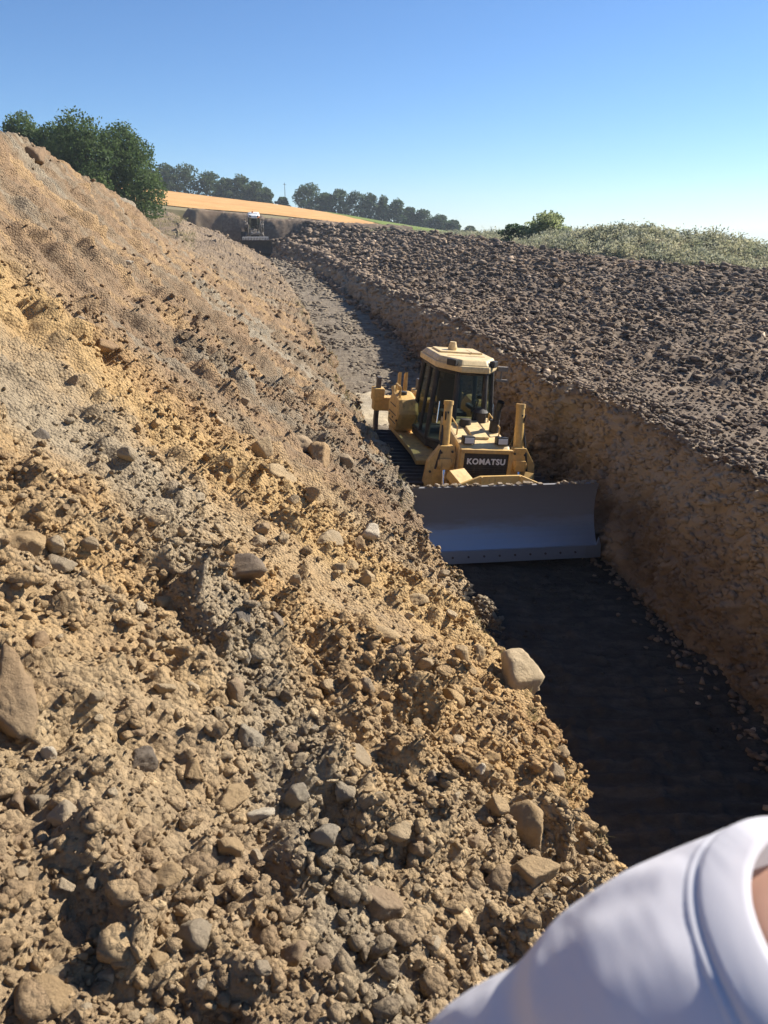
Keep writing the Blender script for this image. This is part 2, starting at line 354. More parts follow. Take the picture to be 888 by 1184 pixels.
# ---- cut wall on the right
YW = rows(-6, 124, 0.003, 0.025); c = np.linspace(0, 1, 170)
fr, tx, fz, tz = FRX(YW), TPX(YW), floor_z(FRX(YW), YW), TPZ(YW)
tx = tx+0.18*fbm(YW*0.8, YW*0+5, 4, 400); tz = tz+0.16*fbm(YW*1.1, YW*0+8, 4, 402)
X = fr[:, None]+(tx-fr)[:, None]*(c**1.4)[None]; Z = (fz-0.1)[:, None]+(tz-fz+0.1)[:, None]*(1-(1-c)**1.15)[None]; Y = np.repeat(YW[:, None], len(c), 1)
Pw = np.stack([X, Y, Z], -1); nw = grid_normals(Pw); nw[nw[..., 0] > 0] *= -1
D = 0.22*fbm(Y*0.7, Z*0.7, 3, 410)+0.12*fbm(Y*2.2+Z*1.5, Z*1.1-Y*0.6, 4, 414)+0.09*fbm(Y*7+Z*6, Z*2.2-Y*1.5, 4, 420)+0.7*clods(Y+.5*Z, Z, 0.45, 430, .4)+0.7*clods(Y+.5*Z, Z, 0.2, 460, .5)+.04*fbm(Y*14+Z*9, Z*6-Y*3, 3, 424)
Pw = Pw+nw*(D*np.clip(np.minimum(c*8, 1), 0, 1)[None])[..., None]
me = np_mesh('trench_wall', Pw.reshape(-1, 3), grid_faces(*X.shape))
tag(link('trench_wall', me, MAT['wall']), 'rough brown cut earth wall along the shaded side of the trench', 'trench wall', kind='structure')

# ---- dark spoil field right of the trench, from the wall's top edge to its far ridge
KW = np.array([-6, 0, 9.4, 14, 24, 33, 50, 77, 103, 112, 124])
RIDGE = np.array([(30, 8, -2.6), (26, 18, -2.5), (22, 32, -2.25), (19.2, 40.6, -2.0), (15.4, 40.9, -1.8), (11.9, 44, -1.5), (9, 52, -1.15), (8, 75, -.8), (2.8, 95, -.5), (-4.5, 108, .15), (-14, 120, .9)])
u = np.linspace(0, 1, 620); kw = np.interp(u**1.6, np.linspace(0, 1, 400), np.geomspace(8, 138, 400)-14)
rg = np.stack([np.interp(kw, KW, RIDGE[:, i]) for i in range(3)], -1)
c = np.linspace(0, 1, 460)**1.25
tp = np.stack([np.interp(kw, YW, tx)+.02, kw, np.interp(kw, YW, tz)-.02], -1)
Pf = tp[:, None]+(rg-tp)[:, None]*c[None, :, None]
X, Y, Z = Pf[..., 0].copy(), Pf[..., 1].copy(), Pf[..., 2].copy()
bulge = np.sin(np.pi*c)[None]
Z += 0.25*bulge*fbm(X*.12, Y*.1, 2, 500)
fu = X*0.80+Y*0.6                                                   # furrow direction: diagonal tips of earth
amp = np.clip(c*6, 0, 1)[None]*np.clip((1-c)*12, .3, 1)[None]
Z += amp*(0.24*fbm(fu*0.62, (Y*.8-X*.6)*0.12, 3, 510)+0.08*fbm(X*1.3, Y*1.1, 3, 514)+0.7*clods(X, Y, 0.4, 520, .35, .6)+0.8*clods(X, Y, 0.2, 550, .5))
Z += 0.2*np.clip(1-np.abs(c-1)/0.05, 0, 1)[None]*fbm(X*.7, Y*.7, 3, 518)
FIELD = np.stack([X, Y, Z], -1)
me = np_mesh('spoil_field', FIELD.reshape(-1, 3), grid_faces(*X.shape)[:, ::-1])
tag(link('spoil_field', me, MAT['field']), 'wide dark field of turned topsoil beyond the trench', 'field', kind='structure')

# ---- far ground: one sheet out past the horizon; a wheat slope and a green strip on it
def col_of(X, Y): return X/np.maximum(Y, 1e-3)*FPX/1.0
rr = np.concatenate([np.arange(2, 160, 2.0), np.geomspace(160, 800, 50)]); aa = np.linspace(-math.pi, math.pi, 361)
RR, AA = np.meshgrid(rr, aa, indexing='ij'); X = RR*np.sin(AA); Y = RR*np.cos(AA); Z = hill_z(X, Y)
inside = (Y < 119) & (Y > -40) & (X > CRX(Y)-7) & (X < np.interp(Y, [-40, 10, 32, 44, 75, 108, 126], [42, 38, 32, 24, 16, 2, -8]))
Z = np.where(inside, -9.0, Z)+0.25*fbm(X*.05, Y*.05, 3, 600)
me = np_mesh('ground', np.stack([X, Y, Z], -1).reshape(-1, 3), grid_faces(*X.shape)[:, ::-1])
m, t, b = M('far fields', 0.95, spec=0.1); p = wpos(t)
c_ = ramp(t, noise(t, p, 0.05, 5, 0.6), [(0.35, (0.17, 0.145, 0.075)), (0.5, (0.22, 0.18, 0.10)), (0.66, (0.17, 0.17, 0.07))])
c_ = mix(t, ramp(t, noise(t, p, 0.9, 5, .7), [(0.3, (0, 0, 0)), (0.7, (1, 1, 1))]), c_, (0.25, 0.20, 0.12))
t.links.new(c_, b.inputs['Base Color'])
tag(link('ground', me, m, smooth=True), 'wide rolling ground running out to the horizon', 'ground', kind='structure')

def drape(name, poly_px, lift, mat, n=90, label='', cat=''):
    """field laid on the hill between two lines given as (column, metres away) pairs"""
    (c0, c1), near, far = poly_px
    cols_ = np.linspace(c0, c1, n); V = []
    for t_ in np.linspace(0, 1, 40):
        r_ = near(cols_)*(1-t_)+far(cols_)*t_
        a_ = np.arctan2((cols_-444), FPX*1.065)
        x_, y_ = r_*np.sin(a_), r_*np.cos(a_); V.append(np.stack([x_, y_, hill_z(x_, y_)+0.25*fbm(x_*.05, y_*.05, 3, 600)+lift], -1))
    V = np.array(V); me = np_mesh(name, V.reshape(-1, 3), grid_faces(*V.shape[:2]))
    o = link(name, me, mat, smooth=True); tag(o, label, cat, kind='structure'); return o
m, t, b = M('ripe wheat', 0.9, spec=0.1); p = wpos(t)
c_ = ramp(t, noise(t, mapping(t, p, (1, .25, 1), (0, 0, .3)), 0.25, 6, .6), [(0.35, (0.50, 0.27, 0.10)), (0.65, (0.60, 0.35, 0.14))])
t.links.new(c_, b.inputs['Base Color']); bump(t, b, noise(t, p, 3, 5), .5, .2)
drape('wheat_field', ((60, 452), lambda c: np.interp(c, [60, 450], [138, 150]), lambda c: np.interp(c, [60, 380, 452], [312, 300, 160])), 0.14, m, label='ripe orange wheat field rising to the tree line', cat='field')
m, t, b = M('green crop', 0.9, spec=0.1); p = wpos(t)
c_ = ramp(t, noise(t, p, 0.3, 5), [(0.35, (0.12, 0.17, 0.03)), (0.65, (0.19, 0.23, 0.05))]); t.links.new(c_, b.inputs['Base Color'])
drape('green_field', ((376, 545), lambda c: np.interp(c, [376, 452, 545], [302, 170, 160]), lambda c: c*0+318), 0.18, m, label='narrow green field below the row of trees', cat='field')

# ---- heap of dark spoil closing the far end of the trench
xx = np.linspace(-31, 4, 170); yy = np.linspace(108, 128, 90); X, Y = np.meshgrid(xx, yy, indexing='ij')
top = np.interp(X, [-31, -27, -22, -18, -12, -5, 4], [-.4, .1, .7, 1.15, .95, .5, .0])
top = np.maximum(top, (hill_z(X, X*0+119)+.25)*np.clip((-14-X)/4, 0, 1)-3*(X > -14))
edge = np.clip((Y-110.5-0.8*fbm(X*.4, X*0, 2, 705))/5.5, 0, 1)*np.clip((128-Y)/5, 0, 1)*np.clip((X+31)/4, 0, 1)
Z = -4.2+(top+4.2)*(edge*edge*(3-2*edge))+.25*fbm(X*.7, Y*.7, 3, 700)+.6*clods(X, Y, .7, 710, .4)
kx = int(np.searchsorted(xx, -22.5)); Vh = np.stack([X, Y, Z], -1)
me = np_mesh('spoil_heap', Vh[kx:].reshape(-1, 3), grid_faces(len(xx)-kx, len(yy))[:, ::-1])
tag(link('spoil_heap', me, MAT['field']), 'heap of dark spoil behind the distant machine', 'spoil heap', kind='structure')
me = np_mesh('bare_ground', Vh[:kx+1].reshape(-1, 3), grid_faces(kx+1, len(yy))[:, ::-1])
tag(link('bare_ground', me, MAT['flat']), 'bare brown ground below the wheat left of the distant machine', 'ground', kind='structure')

# ---- overgrown mound behind the field's ridge
MF = np.array([(-3, 100, -.6), (3, 93, -.7), (8.0, 74, -1.0), (9.2, 52, -1.35), (12.0, 44.5, -1.75), (15.5, 41.3, -2.0), (19.4, 41.0, -2.2), (23, 33, -2.4), (30, 24, -2.7)])
MT = np.array([(0, 106, -.7), (7, 98, -.9), (12, 80, -.7), (12.3, 58, -.55), (14.3, 51, -.18), (18.5, 48.5, -.5), (22.5, 47, -1.35), (28, 40, -2.1), (38, 30, -2.6)])
MB = MT+np.array([[6, 10, -2.5]])
u = np.linspace(0, 8, 260); rowsM = []
for q in np.linspace(0, 2, 80):
    A, B, f = (MF, MT, q) if q <= 1 else (MT, MB, q-1)
    f = f if q > 1 else math.sin(f*math.pi/2)
    g = lambda T: np.stack([np.interp(u, np.arange(9), T[:, i]) for i in range(3)], -1)
    rowsM.append(g(A)*(1-f)+g(B)*f)
V = np.array(rowsM); V[..., 2] += .3*fbm(V[..., 0]*.4, V[..., 1]*.4, 3, 730)*np.clip(np.linspace(0, 2, 80)*4, 0, 1)[:, None]
MOUND = V
m, t, b = M('dry turf', 0.95, spec=.1); t.links.new(ramp(t, noise(t, wpos(t), 1.5, 5), [(.35, (.11, .10, .055)), (.65, (.2, .17, .10))]), b.inputs['Base Color'])
tag(link('overgrown_mound', np_mesh('overgrown_mound', V.reshape(-1, 3), grid_faces(*V.shape[:2])), m), 'long overgrown mound beyond the dark field', 'mound', kind='structure')

# ---- summer haze in the air, a closed box round the whole scene
bm = bmesh.new(); bmesh.ops.create_cube(bm, size=1, matrix=Matrix.Translation((0, 0, -6)) @ Matrix.Diagonal((1640, 1640, 72, 1)))
me = bpy.data.meshes.new('haze'); bm.to_mesh(me); bm.free()
m = bpy.data.materials.new('summer haze'); m.use_nodes = True; t = m.node_tree; t.nodes.remove(t.nodes['Principled BSDF'])
pv = N(t, 'ShaderNodeVolumePrincipled'); pv.inputs['Density'].default_value = HAZE; pv.inputs['Color'].default_value = (.80, .90, 1, 1); pv.inputs['Anisotropy'].default_value = .2
t.links.new(pv.outputs[0], t.nodes['Material Output'].inputs['Volume'])
tag(link('haze', me, m), 'thin pale summer haze filling the air', 'haze', kind='stuff')

# ------------------------------------------------------------------ stones
def ico(sub):
    bm = bmesh.new(); bmesh.ops.create_icosphere(bm, subdivisions=sub, radius=1)
    bm.verts.ensure_lookup_table(); V = np.array([v.co[:] for v in bm.verts]); Fc = np.array([[v.index for v in f.verts] for f in bm.faces]); bm.free()
    return V, Fc
def n3(P, s, k):      # cheap 3D wobble out of three 2D noises
    return (fbm(P[:, 0]*s+k, P[:, 1]*s, 3, k)+fbm(P[:, 1]*s, P[:, 2]*s+k, 3, k+7)+fbm(P[:, 2]*s, P[:, 0]*s+k, 3, k+13))/3
def hull_shape(npts, seed):
    r = np.random.default_rng(seed); p = r.normal(size=(npts, 3)); p /= np.linalg.norm(p, axis=1, keepdims=True)
    p *= r.uniform(.75, 1.05, (npts, 1))*r.uniform(.7, 1.15, 3)[None]
    bm = bmesh.new()
    for q in p: bm.verts.new(q)
    g = bmesh.ops.convex_hull(bm, input=bm.verts[:])
    bmesh.ops.delete(bm, geom=[v for v in bm.verts if not v.link_faces], context='VERTS')
    bmesh.ops.triangulate(bm, faces=bm.faces[:]); bmesh.ops.recalc_face_normals(bm, faces=bm.faces[:]); bm.verts.index_update()
    V = np.array([v.co[:] for v in bm.verts]); Fc = np.array([[v.index for v in f.verts] for f in bm.faces]); bm.free()
    return V/np.abs(V).max(), Fc
def rock_shape(sub, seed, planes=13, sharp=14, amt=1.0):
    """faceted lump: the planes of a random polyhedron, weathered by noise"""
    r = np.random.default_rng(seed); U, Fc = ico(sub); n = r.normal(size=(planes, 3)); n /= np.linalg.norm(n, axis=1, keepdims=True)
    d = r.uniform(.45, 1.0, planes); c = U@n.T; t = np.where(c > .05, d[None]/np.maximum(c, .05), 9.0)
    rad = -np.log(np.exp(-sharp*np.minimum(t, 3)).sum(1))/sharp; rad = np.clip(rad, .2, 1.15)
    k = 1000+seed*31; V = U*rad[:, None]
    V *= (1+amt*(0.16*n3(U, 1.3, k)+0.16*n3(U, 3.4, k+50)+0.12*n3(U, 8, k+90)+.09*n3(U, 17, k+130)))[:, None]
    V *= r.uniform(.8, 1.15, 3)[None]
    return V/np.abs(V).max(), Fc
def rand_rot(n, r):
    q = r.normal(size=(n, 4)); q /= np.linalg.norm(q, axis=1, keepdims=True); a, b, c, d = q.T
    return np.stack([np.stack([a*a+b*b-c*c-d*d, 2*(b*c-a*d), 2*(b*d+a*c)], -1), np.stack([2*(b*c+a*d), a*a-b*b+c*c-d*d, 2*(c*d-a*b)], -1), np.stack([2*(b*d-a*c), 2*(c*d+a*b), a*a-b*b-c*c+d*d], -1)], 1)
PROTO = {1: [hull_shape(9+i % 5, i) for i in range(16)], 2: [rock_shape(2, 20+i) for i in range(16)], 4: [rock_shape(4, 40+i, 13 if i % 2 else 9, 14 if i % 2 else 30, 1 if i % 2 else .85) for i in range(32)]}
def scatter(name, pts, sizes, sub, mat, seed, sink=0.2, flat=(.55, 1.0), normals=None, aniso=1.0):
    """many small stones as one mesh"""
    r = np.random.default_rng(seed); pr = PROTO[sub]; n = len(pts); which = r.integers(0, len(pr), n)
    Rm = rand_rot(n, r); sc = sizes[:, None]*np.stack([r.uniform(.75, 1.25, n), r.uniform(.75, 1.25, n)*aniso, r.uniform(*flat, n)], -1)*0.5
    tn = np.clip(r.normal(.5, .22, n), 0, 1); VV, FF, TT, off = [], [], [], 0
    for w_ in range(len(pr)):
        ix = np.where(which == w_)[0]
        if not len(ix): continue
        V0, F0 = pr[w_]
        A = np.einsum('nij,vj->nvi', Rm[ix], V0)*sc[ix][:, None, :]
        A += pts[ix][:, None, :]
        if normals is not None: A += (normals[ix]*(sizes[ix]*(0.5*0.7-sink))[:, None])[:, None, :]
        VV.append(A.reshape(-1, 3)); k = len(V0)
        FF.append((F0[None]+(np.arange(len(ix))*k)[:, None, None]+off).reshape(-1, 3)); TT.append(np.repeat(tn[ix], k)); off += len(ix)*k
    me = np_mesh(name, np.concatenate(VV), np.concatenate(FF), np.concatenate(TT)); return link(name, me, mat)

nR, nC = NRM.shape[:2]
def bank_pick(n, seed, smin, smax, power, dens):
    """random spots on the slope, thinning out with distance; power-law sizes"""
    r = np.random.default_rng(seed)
    # area weight of each grid cell, times a falling density
    seg_r = np.linalg.norm(np.diff(P, axis=0)[:, :-1], axis=-1); seg_c = np.linalg.norm(np.diff(P, axis=1)[:-1], axis=-1)
    dist = np.linalg.norm(P[:-1, :-1], axis=-1)
    wgt = np.clip(seg_r*seg_c, 0, .05)*dens(P[:-1, :-1], dist); wgt[:, :12] *= .3
    cdf = np.cumsum(wgt.ravel()); k = np.searchsorted(cdf, r.uniform(0, cdf[-1], n)); i, j = np.unravel_index(np.clip(k, 0, wgt.size-1), wgt.shape)
    uu = r.uniform(size=n); d = dist[i, j]
    lo = np.maximum(smin, d*0.0042); hi = np.maximum(smax, lo*1.5)
    s = (lo**(-power)+uu*(hi**(-power)-lo**(-power)))**(-1/power)
    return P[i, j], NRM[i, j], s
RUB = rub[:-1, :-1]
dn = lambda p, d: (0.008+np.clip(RUB-.38, 0, 1.2)**1.7)*np.where(p[..., 1] < -0.5, .02, 1)/(np.maximum(d, 1.3)**1.75)*np.where(d > 95, .3, 1)*np.where(d > 13, .45, 1)
p_, n_, s_ = bank_pick(60000, 11, 0.013, 0.07, 2.3, dn)
fine = scatter('rubble', p_, s_, 1, MAT['stones'], 12, .2, normals=n_)
tag(fine, 'loose small stones and crumbs strewn all over the spoil slope', 'rubble', kind='stuff')
p_, n_, s_ = bank_pick(4200, 13, 0.045, 0.16, 2.6, dn)
tag(scatter('stone_rubble', p_, s_, 2, MAT['stones'], 14, .22, normals=n_), 'fist sized stones bedded in the loose earth of the slope', 'rubble', kind='stuff')

# the stones one can pick out: (column, row, width, height in the photograph), kind of stone, how it looks
def put_rock(name, px, py, wpx, hpx, kind, label, seed, sink=.3, group=None, cat='rock', depth=None):
    rd = ray(px, py+hpx*0.1); hit, nn, idx, dist = bank_bvh.ray_cast(Vector((0, 0, 0)), rd)
    if hit is None: return None
    d = dist*rd.dot(Vector((0, cp, -sp)))
    wx_, hz = wpx*d/FPX, hpx*d/FPX
    V0, F0 = PROTO[4][seed % len(PROTO[4])]; r = np.random.default_rng(seed+500)
    Vr = V0@rand_rot(1, r)[0].T; Vr = Vr/np.abs(Vr).max(0)[None]
    Vr = Vr*np.array([wx_/2, (depth or (wx_+hz)*.5)/2*1.1, hz/2*1.05])[None]
    a = math.atan2(-hit.x, hit.y); Rz = np.array(Euler((-0.35, 0, a)).to_matrix()); Vr = Vr@Rz.T
    me = np_mesh(name, Vr, F0); o = link(name, me, MAT['rock_'+kind], smooth=False)
    nv = Vector(nn) if Vector(nn).z > 0 else -Vector(nn)
    o.location = hit+nv*(min(hz, wx_)*(0.5-sink)*.6)
    tag(o, label, cat, group); return o
ROCKS = [
 (596, 780, 60, 66, 'pale', 'large pale angular boulder perched on the lip above the trench floor', 'boulder'),
 (277, 661, 62, 42, 'dark', 'long dark grey slab lying across the middle of the slope', 'slab'),
 (14, 795, 62, 120, 'brown', 'big smooth brown slab cut by the left picture edge', 'slab'),
 (27, 629, 54, 54, 'ochre', 'blocky ochre boulder half buried at the left picture edge', 'boulder'),
 (65, 628, 22, 22, 'pale', 'small pale block leaning against the ochre boulder', 'rock'),
 (68, 652, 38, 26, 'grey', 'wedge shaped grey stone below the pale block and ochre boulder', 'rock'),
 (376, 624, 42, 24, 'grey', 'long rounded grey stone left of the cream stone', 'rock'),
 (426, 613, 27, 19, 'white', 'bright cream stone near the lip beside the bulldozer blade', 'rock'),
 (413, 632, 20, 25, 'brown', 'upright brown stone just below the cream stone', 'rock'),
 (406, 653, 18, 22, 'tan', 'small upright tan stone with a flat face below the brown one', 'rock'),
 (389, 658, 21, 15, 'tan', 'squat tan stone touching the small upright tan stone', 'rock'),
 (426, 667, 23, 18, 'tan', 'rounded tan stone right of the upright tan stone', 'rock'),
 (322, 548, 42, 28, 'tan', 'long rounded tan boulder lowest of the group by the crawler track', 'boulder'),
 (348, 514, 38, 26, 'tan', 'broad tan boulder topmost of the group by the crawler track', 'boulder'),
 (371, 526, 30, 32, 'ochre', 'peaked ochre boulder in the middle of the boulder group', 'boulder'),
 (396, 533, 24, 20, 'tan', 'rounded boulder right of the peaked ochre boulder', 'boulder'),
 (301, 516, 34, 30, 'tan', 'ridged tan boulder left of the broad one', 'boulder'),
 (228, 574, 20, 11, 'pale', 'flat pale lens shaped stone alone on the ochre streak', 'rock'),
 (306, 609, 24, 24, 'brown', 'angular brown clod above the dark grey slab', 'clod'),
 (298, 628, 22, 20, 'tan', 'tan clod directly above the dark grey slab', 'clod'),
 (326, 624, 16, 22, 'tan', 'narrow standing tan stone right of the dark grey slab', 'rock'),
 (360, 570, 20, 18, 'brown', 'brown stone below the boulder group', 'rock'),
 (534, 757, 19, 22, 'tan', 'left stone of the small cluster left of the pale boulder', 'rock'),
 (551, 757, 18, 28, 'tan', 'tall stone of the small cluster left of the pale boulder', 'rock'),
 (544, 776, 15, 14, 'tan', 'lowest and smallest stone of the cluster left of the pale boulder', 'rock'),
 (480, 694, 30, 18, 'tan', 'wide tan stone near the lip below the blade corner', 'rock'),
 (489, 767, 24, 17, 'tan', 'wedge of tan stone lying alone below the wide tan stone', 'rock'),
 (517, 806, 38, 26, 'ochre', 'ochre clod with a broken face left of the pale boulder', 'clod'),
 (523, 857, 26, 19, 'pale', 'small pale block with a flat top below the ochre clod', 'rock'),
 (555, 887, 14, 13, 'white', 'tiny whitish stone among the ochre earth', 'rock'),
 (564, 873, 27, 20, 'ochre', 'lumpy ochre stone above the tiny whitish one', 'rock'),
 (585, 899, 24, 18, 'ochre', 'ochre stone right of the tiny whitish one', 'rock'),
 (608, 957, 54, 60, 'ochre', 'tall ochre block half buried in the lower slope over a hollow', 'boulder'),
 (614, 1005, 62, 36, 'ochre', 'long ochre block lying below the tall one', 'boulder'),
 (570, 930, 36, 28, 'ochre', 'rounded ochre lump above left of the tall ochre block', 'boulder'),
 (412, 874, 34, 28, 'grey', 'dark grey clay clod at the top of the grey seam', 'clod'),
 (398, 914, 30, 26, 'grey', 'grey clay clod in the middle of the grey seam', 'clod'),
 (376, 966, 36, 28, 'grey', 'grey clay clod low in the grey seam', 'clod'),
 (427, 995, 30, 26, 'grey', 'grey clay clod at the lowest end of the grey seam', 'clod'),
 (436, 1046, 58, 40, 'brown', 'brown boulder with a shaded hollow low on the slope', 'boulder'),
 (441, 732, 40, 22, 'tan', 'tan boulder with a dark shadow above the wedge of stone', 'boulder'),
 (72, 943, 38, 34, 'pale', 'pale ochre block in the lower left corner rubble', 'boulder'),
 (187, 1013, 44, 28, 'ochre', 'flat orange slab with a sunlit top low on the slope', 'slab'),
 (164, 1034, 23, 14, 'white', 'small whitish brick shaped stone below the flat orange slab', 'rock'),
 (140, 1031, 25, 15, 'tan', 'tan stone left of the whitish brick shaped one', 'rock'),
 (225, 1087, 46, 44, 'grey', 'upright grey green block over the dark hollow at the bottom', 'boulder'),
 (52, 1150, 62, 48, 'ochre', 'large ochre boulder at the bottom left corner', 'boulder'),
 (63, 1122, 30, 18, 'tan', 'tan stone sitting on the large corner boulder', 'rock'),
 (45, 926, 24, 22, 'grey', 'round grey pebble left of the pale ochre block', 'rock'),
 (17, 924, 32, 46, 'brown', 'brown boulder at the left picture edge below the big slab', 'boulder'),
 (295, 943, 46, 20, 'white', 'flat whitish stone tilted on the lower slope', 'slab'),
 (345, 918, 32, 26, 'grey', 'blocky light grey stone right of the flat whitish one', 'rock'),
 (268, 921, 46, 32, 'ochre', 'broad ochre boulder left of the flat whitish stone', 'boulder'),
 (333, 1106, 44, 46, 'brown', 'brown angular boulder at the rim of the bottom hollow', 'boulder'),
 (302, 1116, 22, 24, 'grey', 'grey stone left of the brown angular boulder', 'rock'),
 (77, 1021, 20, 18, 'pale', 'small pale cube of stone in the left rubble', 'rock'),
 (108, 1020, 22, 17, 'grey', 'grey tan stone right of the small pale cube', 'rock'),
 (20, 1011, 22, 18, 'tan', 'tan stone in the rubble at the left edge below the brown boulder', 'rock'),
 (261, 981, 38, 28, 'ochre', 'ochre stone with a rounded top above the orange slab', 'boulder'),
 (122, 960, 24, 16, 'tan', 'low tan stone right of the pale ochre block', 'rock'),
 (50, 743, 25, 25, 'brown', 'round brown boulder above right of the big smooth slab', 'boulder'),
 (266, 796, 28, 32, 'brown', 'grey brown block in the middle of the slope below the dark slab', 'boulder'),
 (288, 852, 32, 40, 'grey', 'tall grey brown block below the one in the middle of the slope', 'boulder'),
 (252, 824, 14, 22, 'tan', 'slim upright tan stone between the two grey brown blocks', 'rock'),
 (189, 794, 30, 15, 'tan', 'long low stone lying left of the grey brown blocks', 'rock'),
 (155, 844, 28, 18, 'brown', 'dome shaped brown stone above the dark mossy block', 'rock'),
 (161, 872, 38, 46, 'dark', 'dark mossy grey block at the lower left of the slope', 'boulder'),
 (108, 804, 28, 18, 'tan', 'long tan stone in the yellow patch beside the big slab', 'rock'),
 (56, 875, 19, 25, 'white', 'pale rounded cobble standing in the rubble below the big slab', 'rock'),
 (225, 889, 28, 26, 'ochre', 'ochre lump above the broad ochre boulder', 'boulder'),
 (360, 843, 24, 20, 'grey', 'pointed grey stone on the upper edge of the grey seam', 'rock'),
 (318, 718, 20, 26, 'dark', 'dark upright clod below the long dark slab', 'clod'),
 (279, 717, 20, 22, 'dark', 'dark clod directly under the long dark slab', 'clod'),
 (284, 753, 18, 28, 'grey', 'narrow grey clod below the dark clods', 'clod'),
 (39, 179, 32, 28, 'brown', 'reddish boulder standing on the skyline at the bank top', 'boulder'),
 (45, 504, 22, 18, 'dark', 'dark purplish stone alone on the grey upper slope', 'rock'),
 (148, 304, 13, 6, 'white', 'whitish flat stone high on the upper slope', 'rock'),
 (93, 368, 16, 7, 'white', 'whitish flat stone lower on the upper slope beside brown clods', 'rock'),
 (120, 398, 30, 20, 'brown', 'brown clod below the lower whitish stone', 'clod'),
 (88, 440, 18, 14, 'brown', 'small brown clod on the ochre streak at the left', 'clod'),
]
for i, (px, py, wp, hp, kd, lb, ct) in enumerate(ROCKS):
    put_rock(ct if ct != 'rock' else 'stone', px, py, wp, hp, kd, lb, (i*3+1)*2 if ct in ('boulder', 'slab') else i*3+1, .28 if wp < 40 else .36, None, ct)
r_ = np.random.default_rng(77); k_ = 0; taken = [(q[0], q[1], max(q[2], q[3])) for q in ROCKS]
kinds_ = ['tan', 'tan', 'ochre', 'ochre', 'brown', 'grey', 'pale']
while k_ < 200:
    px, py = r_.uniform(0, 700), 1184-abs(r_.normal(0, 330)) if r_.uniform() < .8 else r_.uniform(480, 900)
    if py < 420 or py > 1180: continue
    rd = ray(px, py); hit, nn, idx, dist = bank_bvh.ray_cast(Vector((0, 0, 0)), rd)
    if hit is None: continue
    sz = r_.uniform(9, 15)+r_.uniform(0, 1)**3*14
    if any(abs(px-a)+abs(py-b_) < (s+sz)*.62 for a, b_, s in taken): continue
    taken.append((px, py, sz)); k_ += 1
    put_rock('loose_stone', px, py, sz*r_.uniform(.8, 1.3), sz*r_.uniform(.65, 1.0), kinds_[r_.integers(0, 7)], 'plain medium sized stone, one of many lying loose on the spoil slope', int(r_.integers(0, 900)), .26, 'plain loose stones on the spoil slope', 'stone')

# clods turned up over the dark field
r_ = np.random.default_rng(31)
fi = FIELD.reshape(-1, 3); du = np.linalg.norm(np.diff(FIELD, axis=0)[:, :-1], axis=-1); dv = np.linalg.norm(np.diff(FIELD, axis=1)[:-1], axis=-1)
dist = np.linalg.norm(FIELD[:-1, :-1], axis=-1); wg = (du*dv/np.maximum(dist, 9)**1.6*(FIELD[:-1, :-1, 1] > 4)).ravel()
cdf = np.cumsum(wg); k = np.searchsorted(cdf, r_.uniform(0, cdf[-1], 48000)); i, j = np.unravel_index(np.clip(k, 0, wg.size-1), du.shape)
d = dist[i, j]; lo = np.maximum(.05, d*.0033); s_ = (lo**-2.6+r_.uniform(size=len(k))*((lo*4)**-2.6-lo**-2.6))**(-1/2.6)
nf = np.zeros((len(k), 3)); nf[:, 2] = 1
tag(scatter('field_clods', FIELD[i, j], s_, 1, MAT['field_clods'], 32, .18, (.35, .75), nf, 1.7), 'dark clods of turned topsoil covering the field', 'clods', kind='stuff')
# clods along the top edge and foot of the cut wall
n = 2600; y_ = np.geomspace(6, 100, n)*r_.uniform(.97, 1.03, n); top_ = r_.uniform(size=n) < .75
y2 = np.clip(y_, -5, 120); x_ = np.where(top_, np.interp(y2, YW, tx)+r_.uniform(-.05, .7, n), FRX(y2)-abs(r_.normal(0, .3, n))-.05)
z_ = np.where(top_, np.interp(y2, YW, tz)+.02, floor_z(x_, y2)+.05)
pp = np.stack([x_, y2, z_], -1); nf = np.zeros((n, 3)); nf[:, 2] = 1
tag(scatter('edge_clods', pp, np.maximum(.06, y2*.005)*r_.uniform(.8, 2.4, n), 1, MAT['field_clods'], 33, .18, (.4, .9), nf), 'crumbled earth lying along the top and foot of the cut wall', 'clods', kind='stuff')
kk = r_.integers(0, Pw.shape[0]*Pw.shape[1], 30000); wp = Pw.reshape(-1, 3)[kk]; keep = (wp[:, 1] > 5) & (r_.uniform(size=len(kk)) < np.clip(9/np.maximum(wp[:, 1], 6), 0, 1)*.9); wp = wp[keep]
tag(scatter('wall_clods', wp, np.maximum(.05, wp[:, 1]*.0045)*r_.uniform(.7, 2.6, len(wp))**1.2, 1, MAT['wall'], 35, .2, (.5, .9)), 'crumbs and lumps of earth stuck to the face of the cut wall', 'clods', kind='stuff')
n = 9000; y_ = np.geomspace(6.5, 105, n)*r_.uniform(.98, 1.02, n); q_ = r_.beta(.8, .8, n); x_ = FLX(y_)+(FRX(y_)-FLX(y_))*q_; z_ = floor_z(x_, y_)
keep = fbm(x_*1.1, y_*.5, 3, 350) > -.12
tag(scatter('floor_crumbs', np.stack([x_, y_, z_], -1)[keep], (np.maximum(.03, y_*.0042)*r_.uniform(.7, 2.3, n))[keep], 1, MAT['floor'], 36, .15, (.35, .8)), 'crumbs of earth and small stones spilled on the trench floor', 'crumbs', kind='stuff')
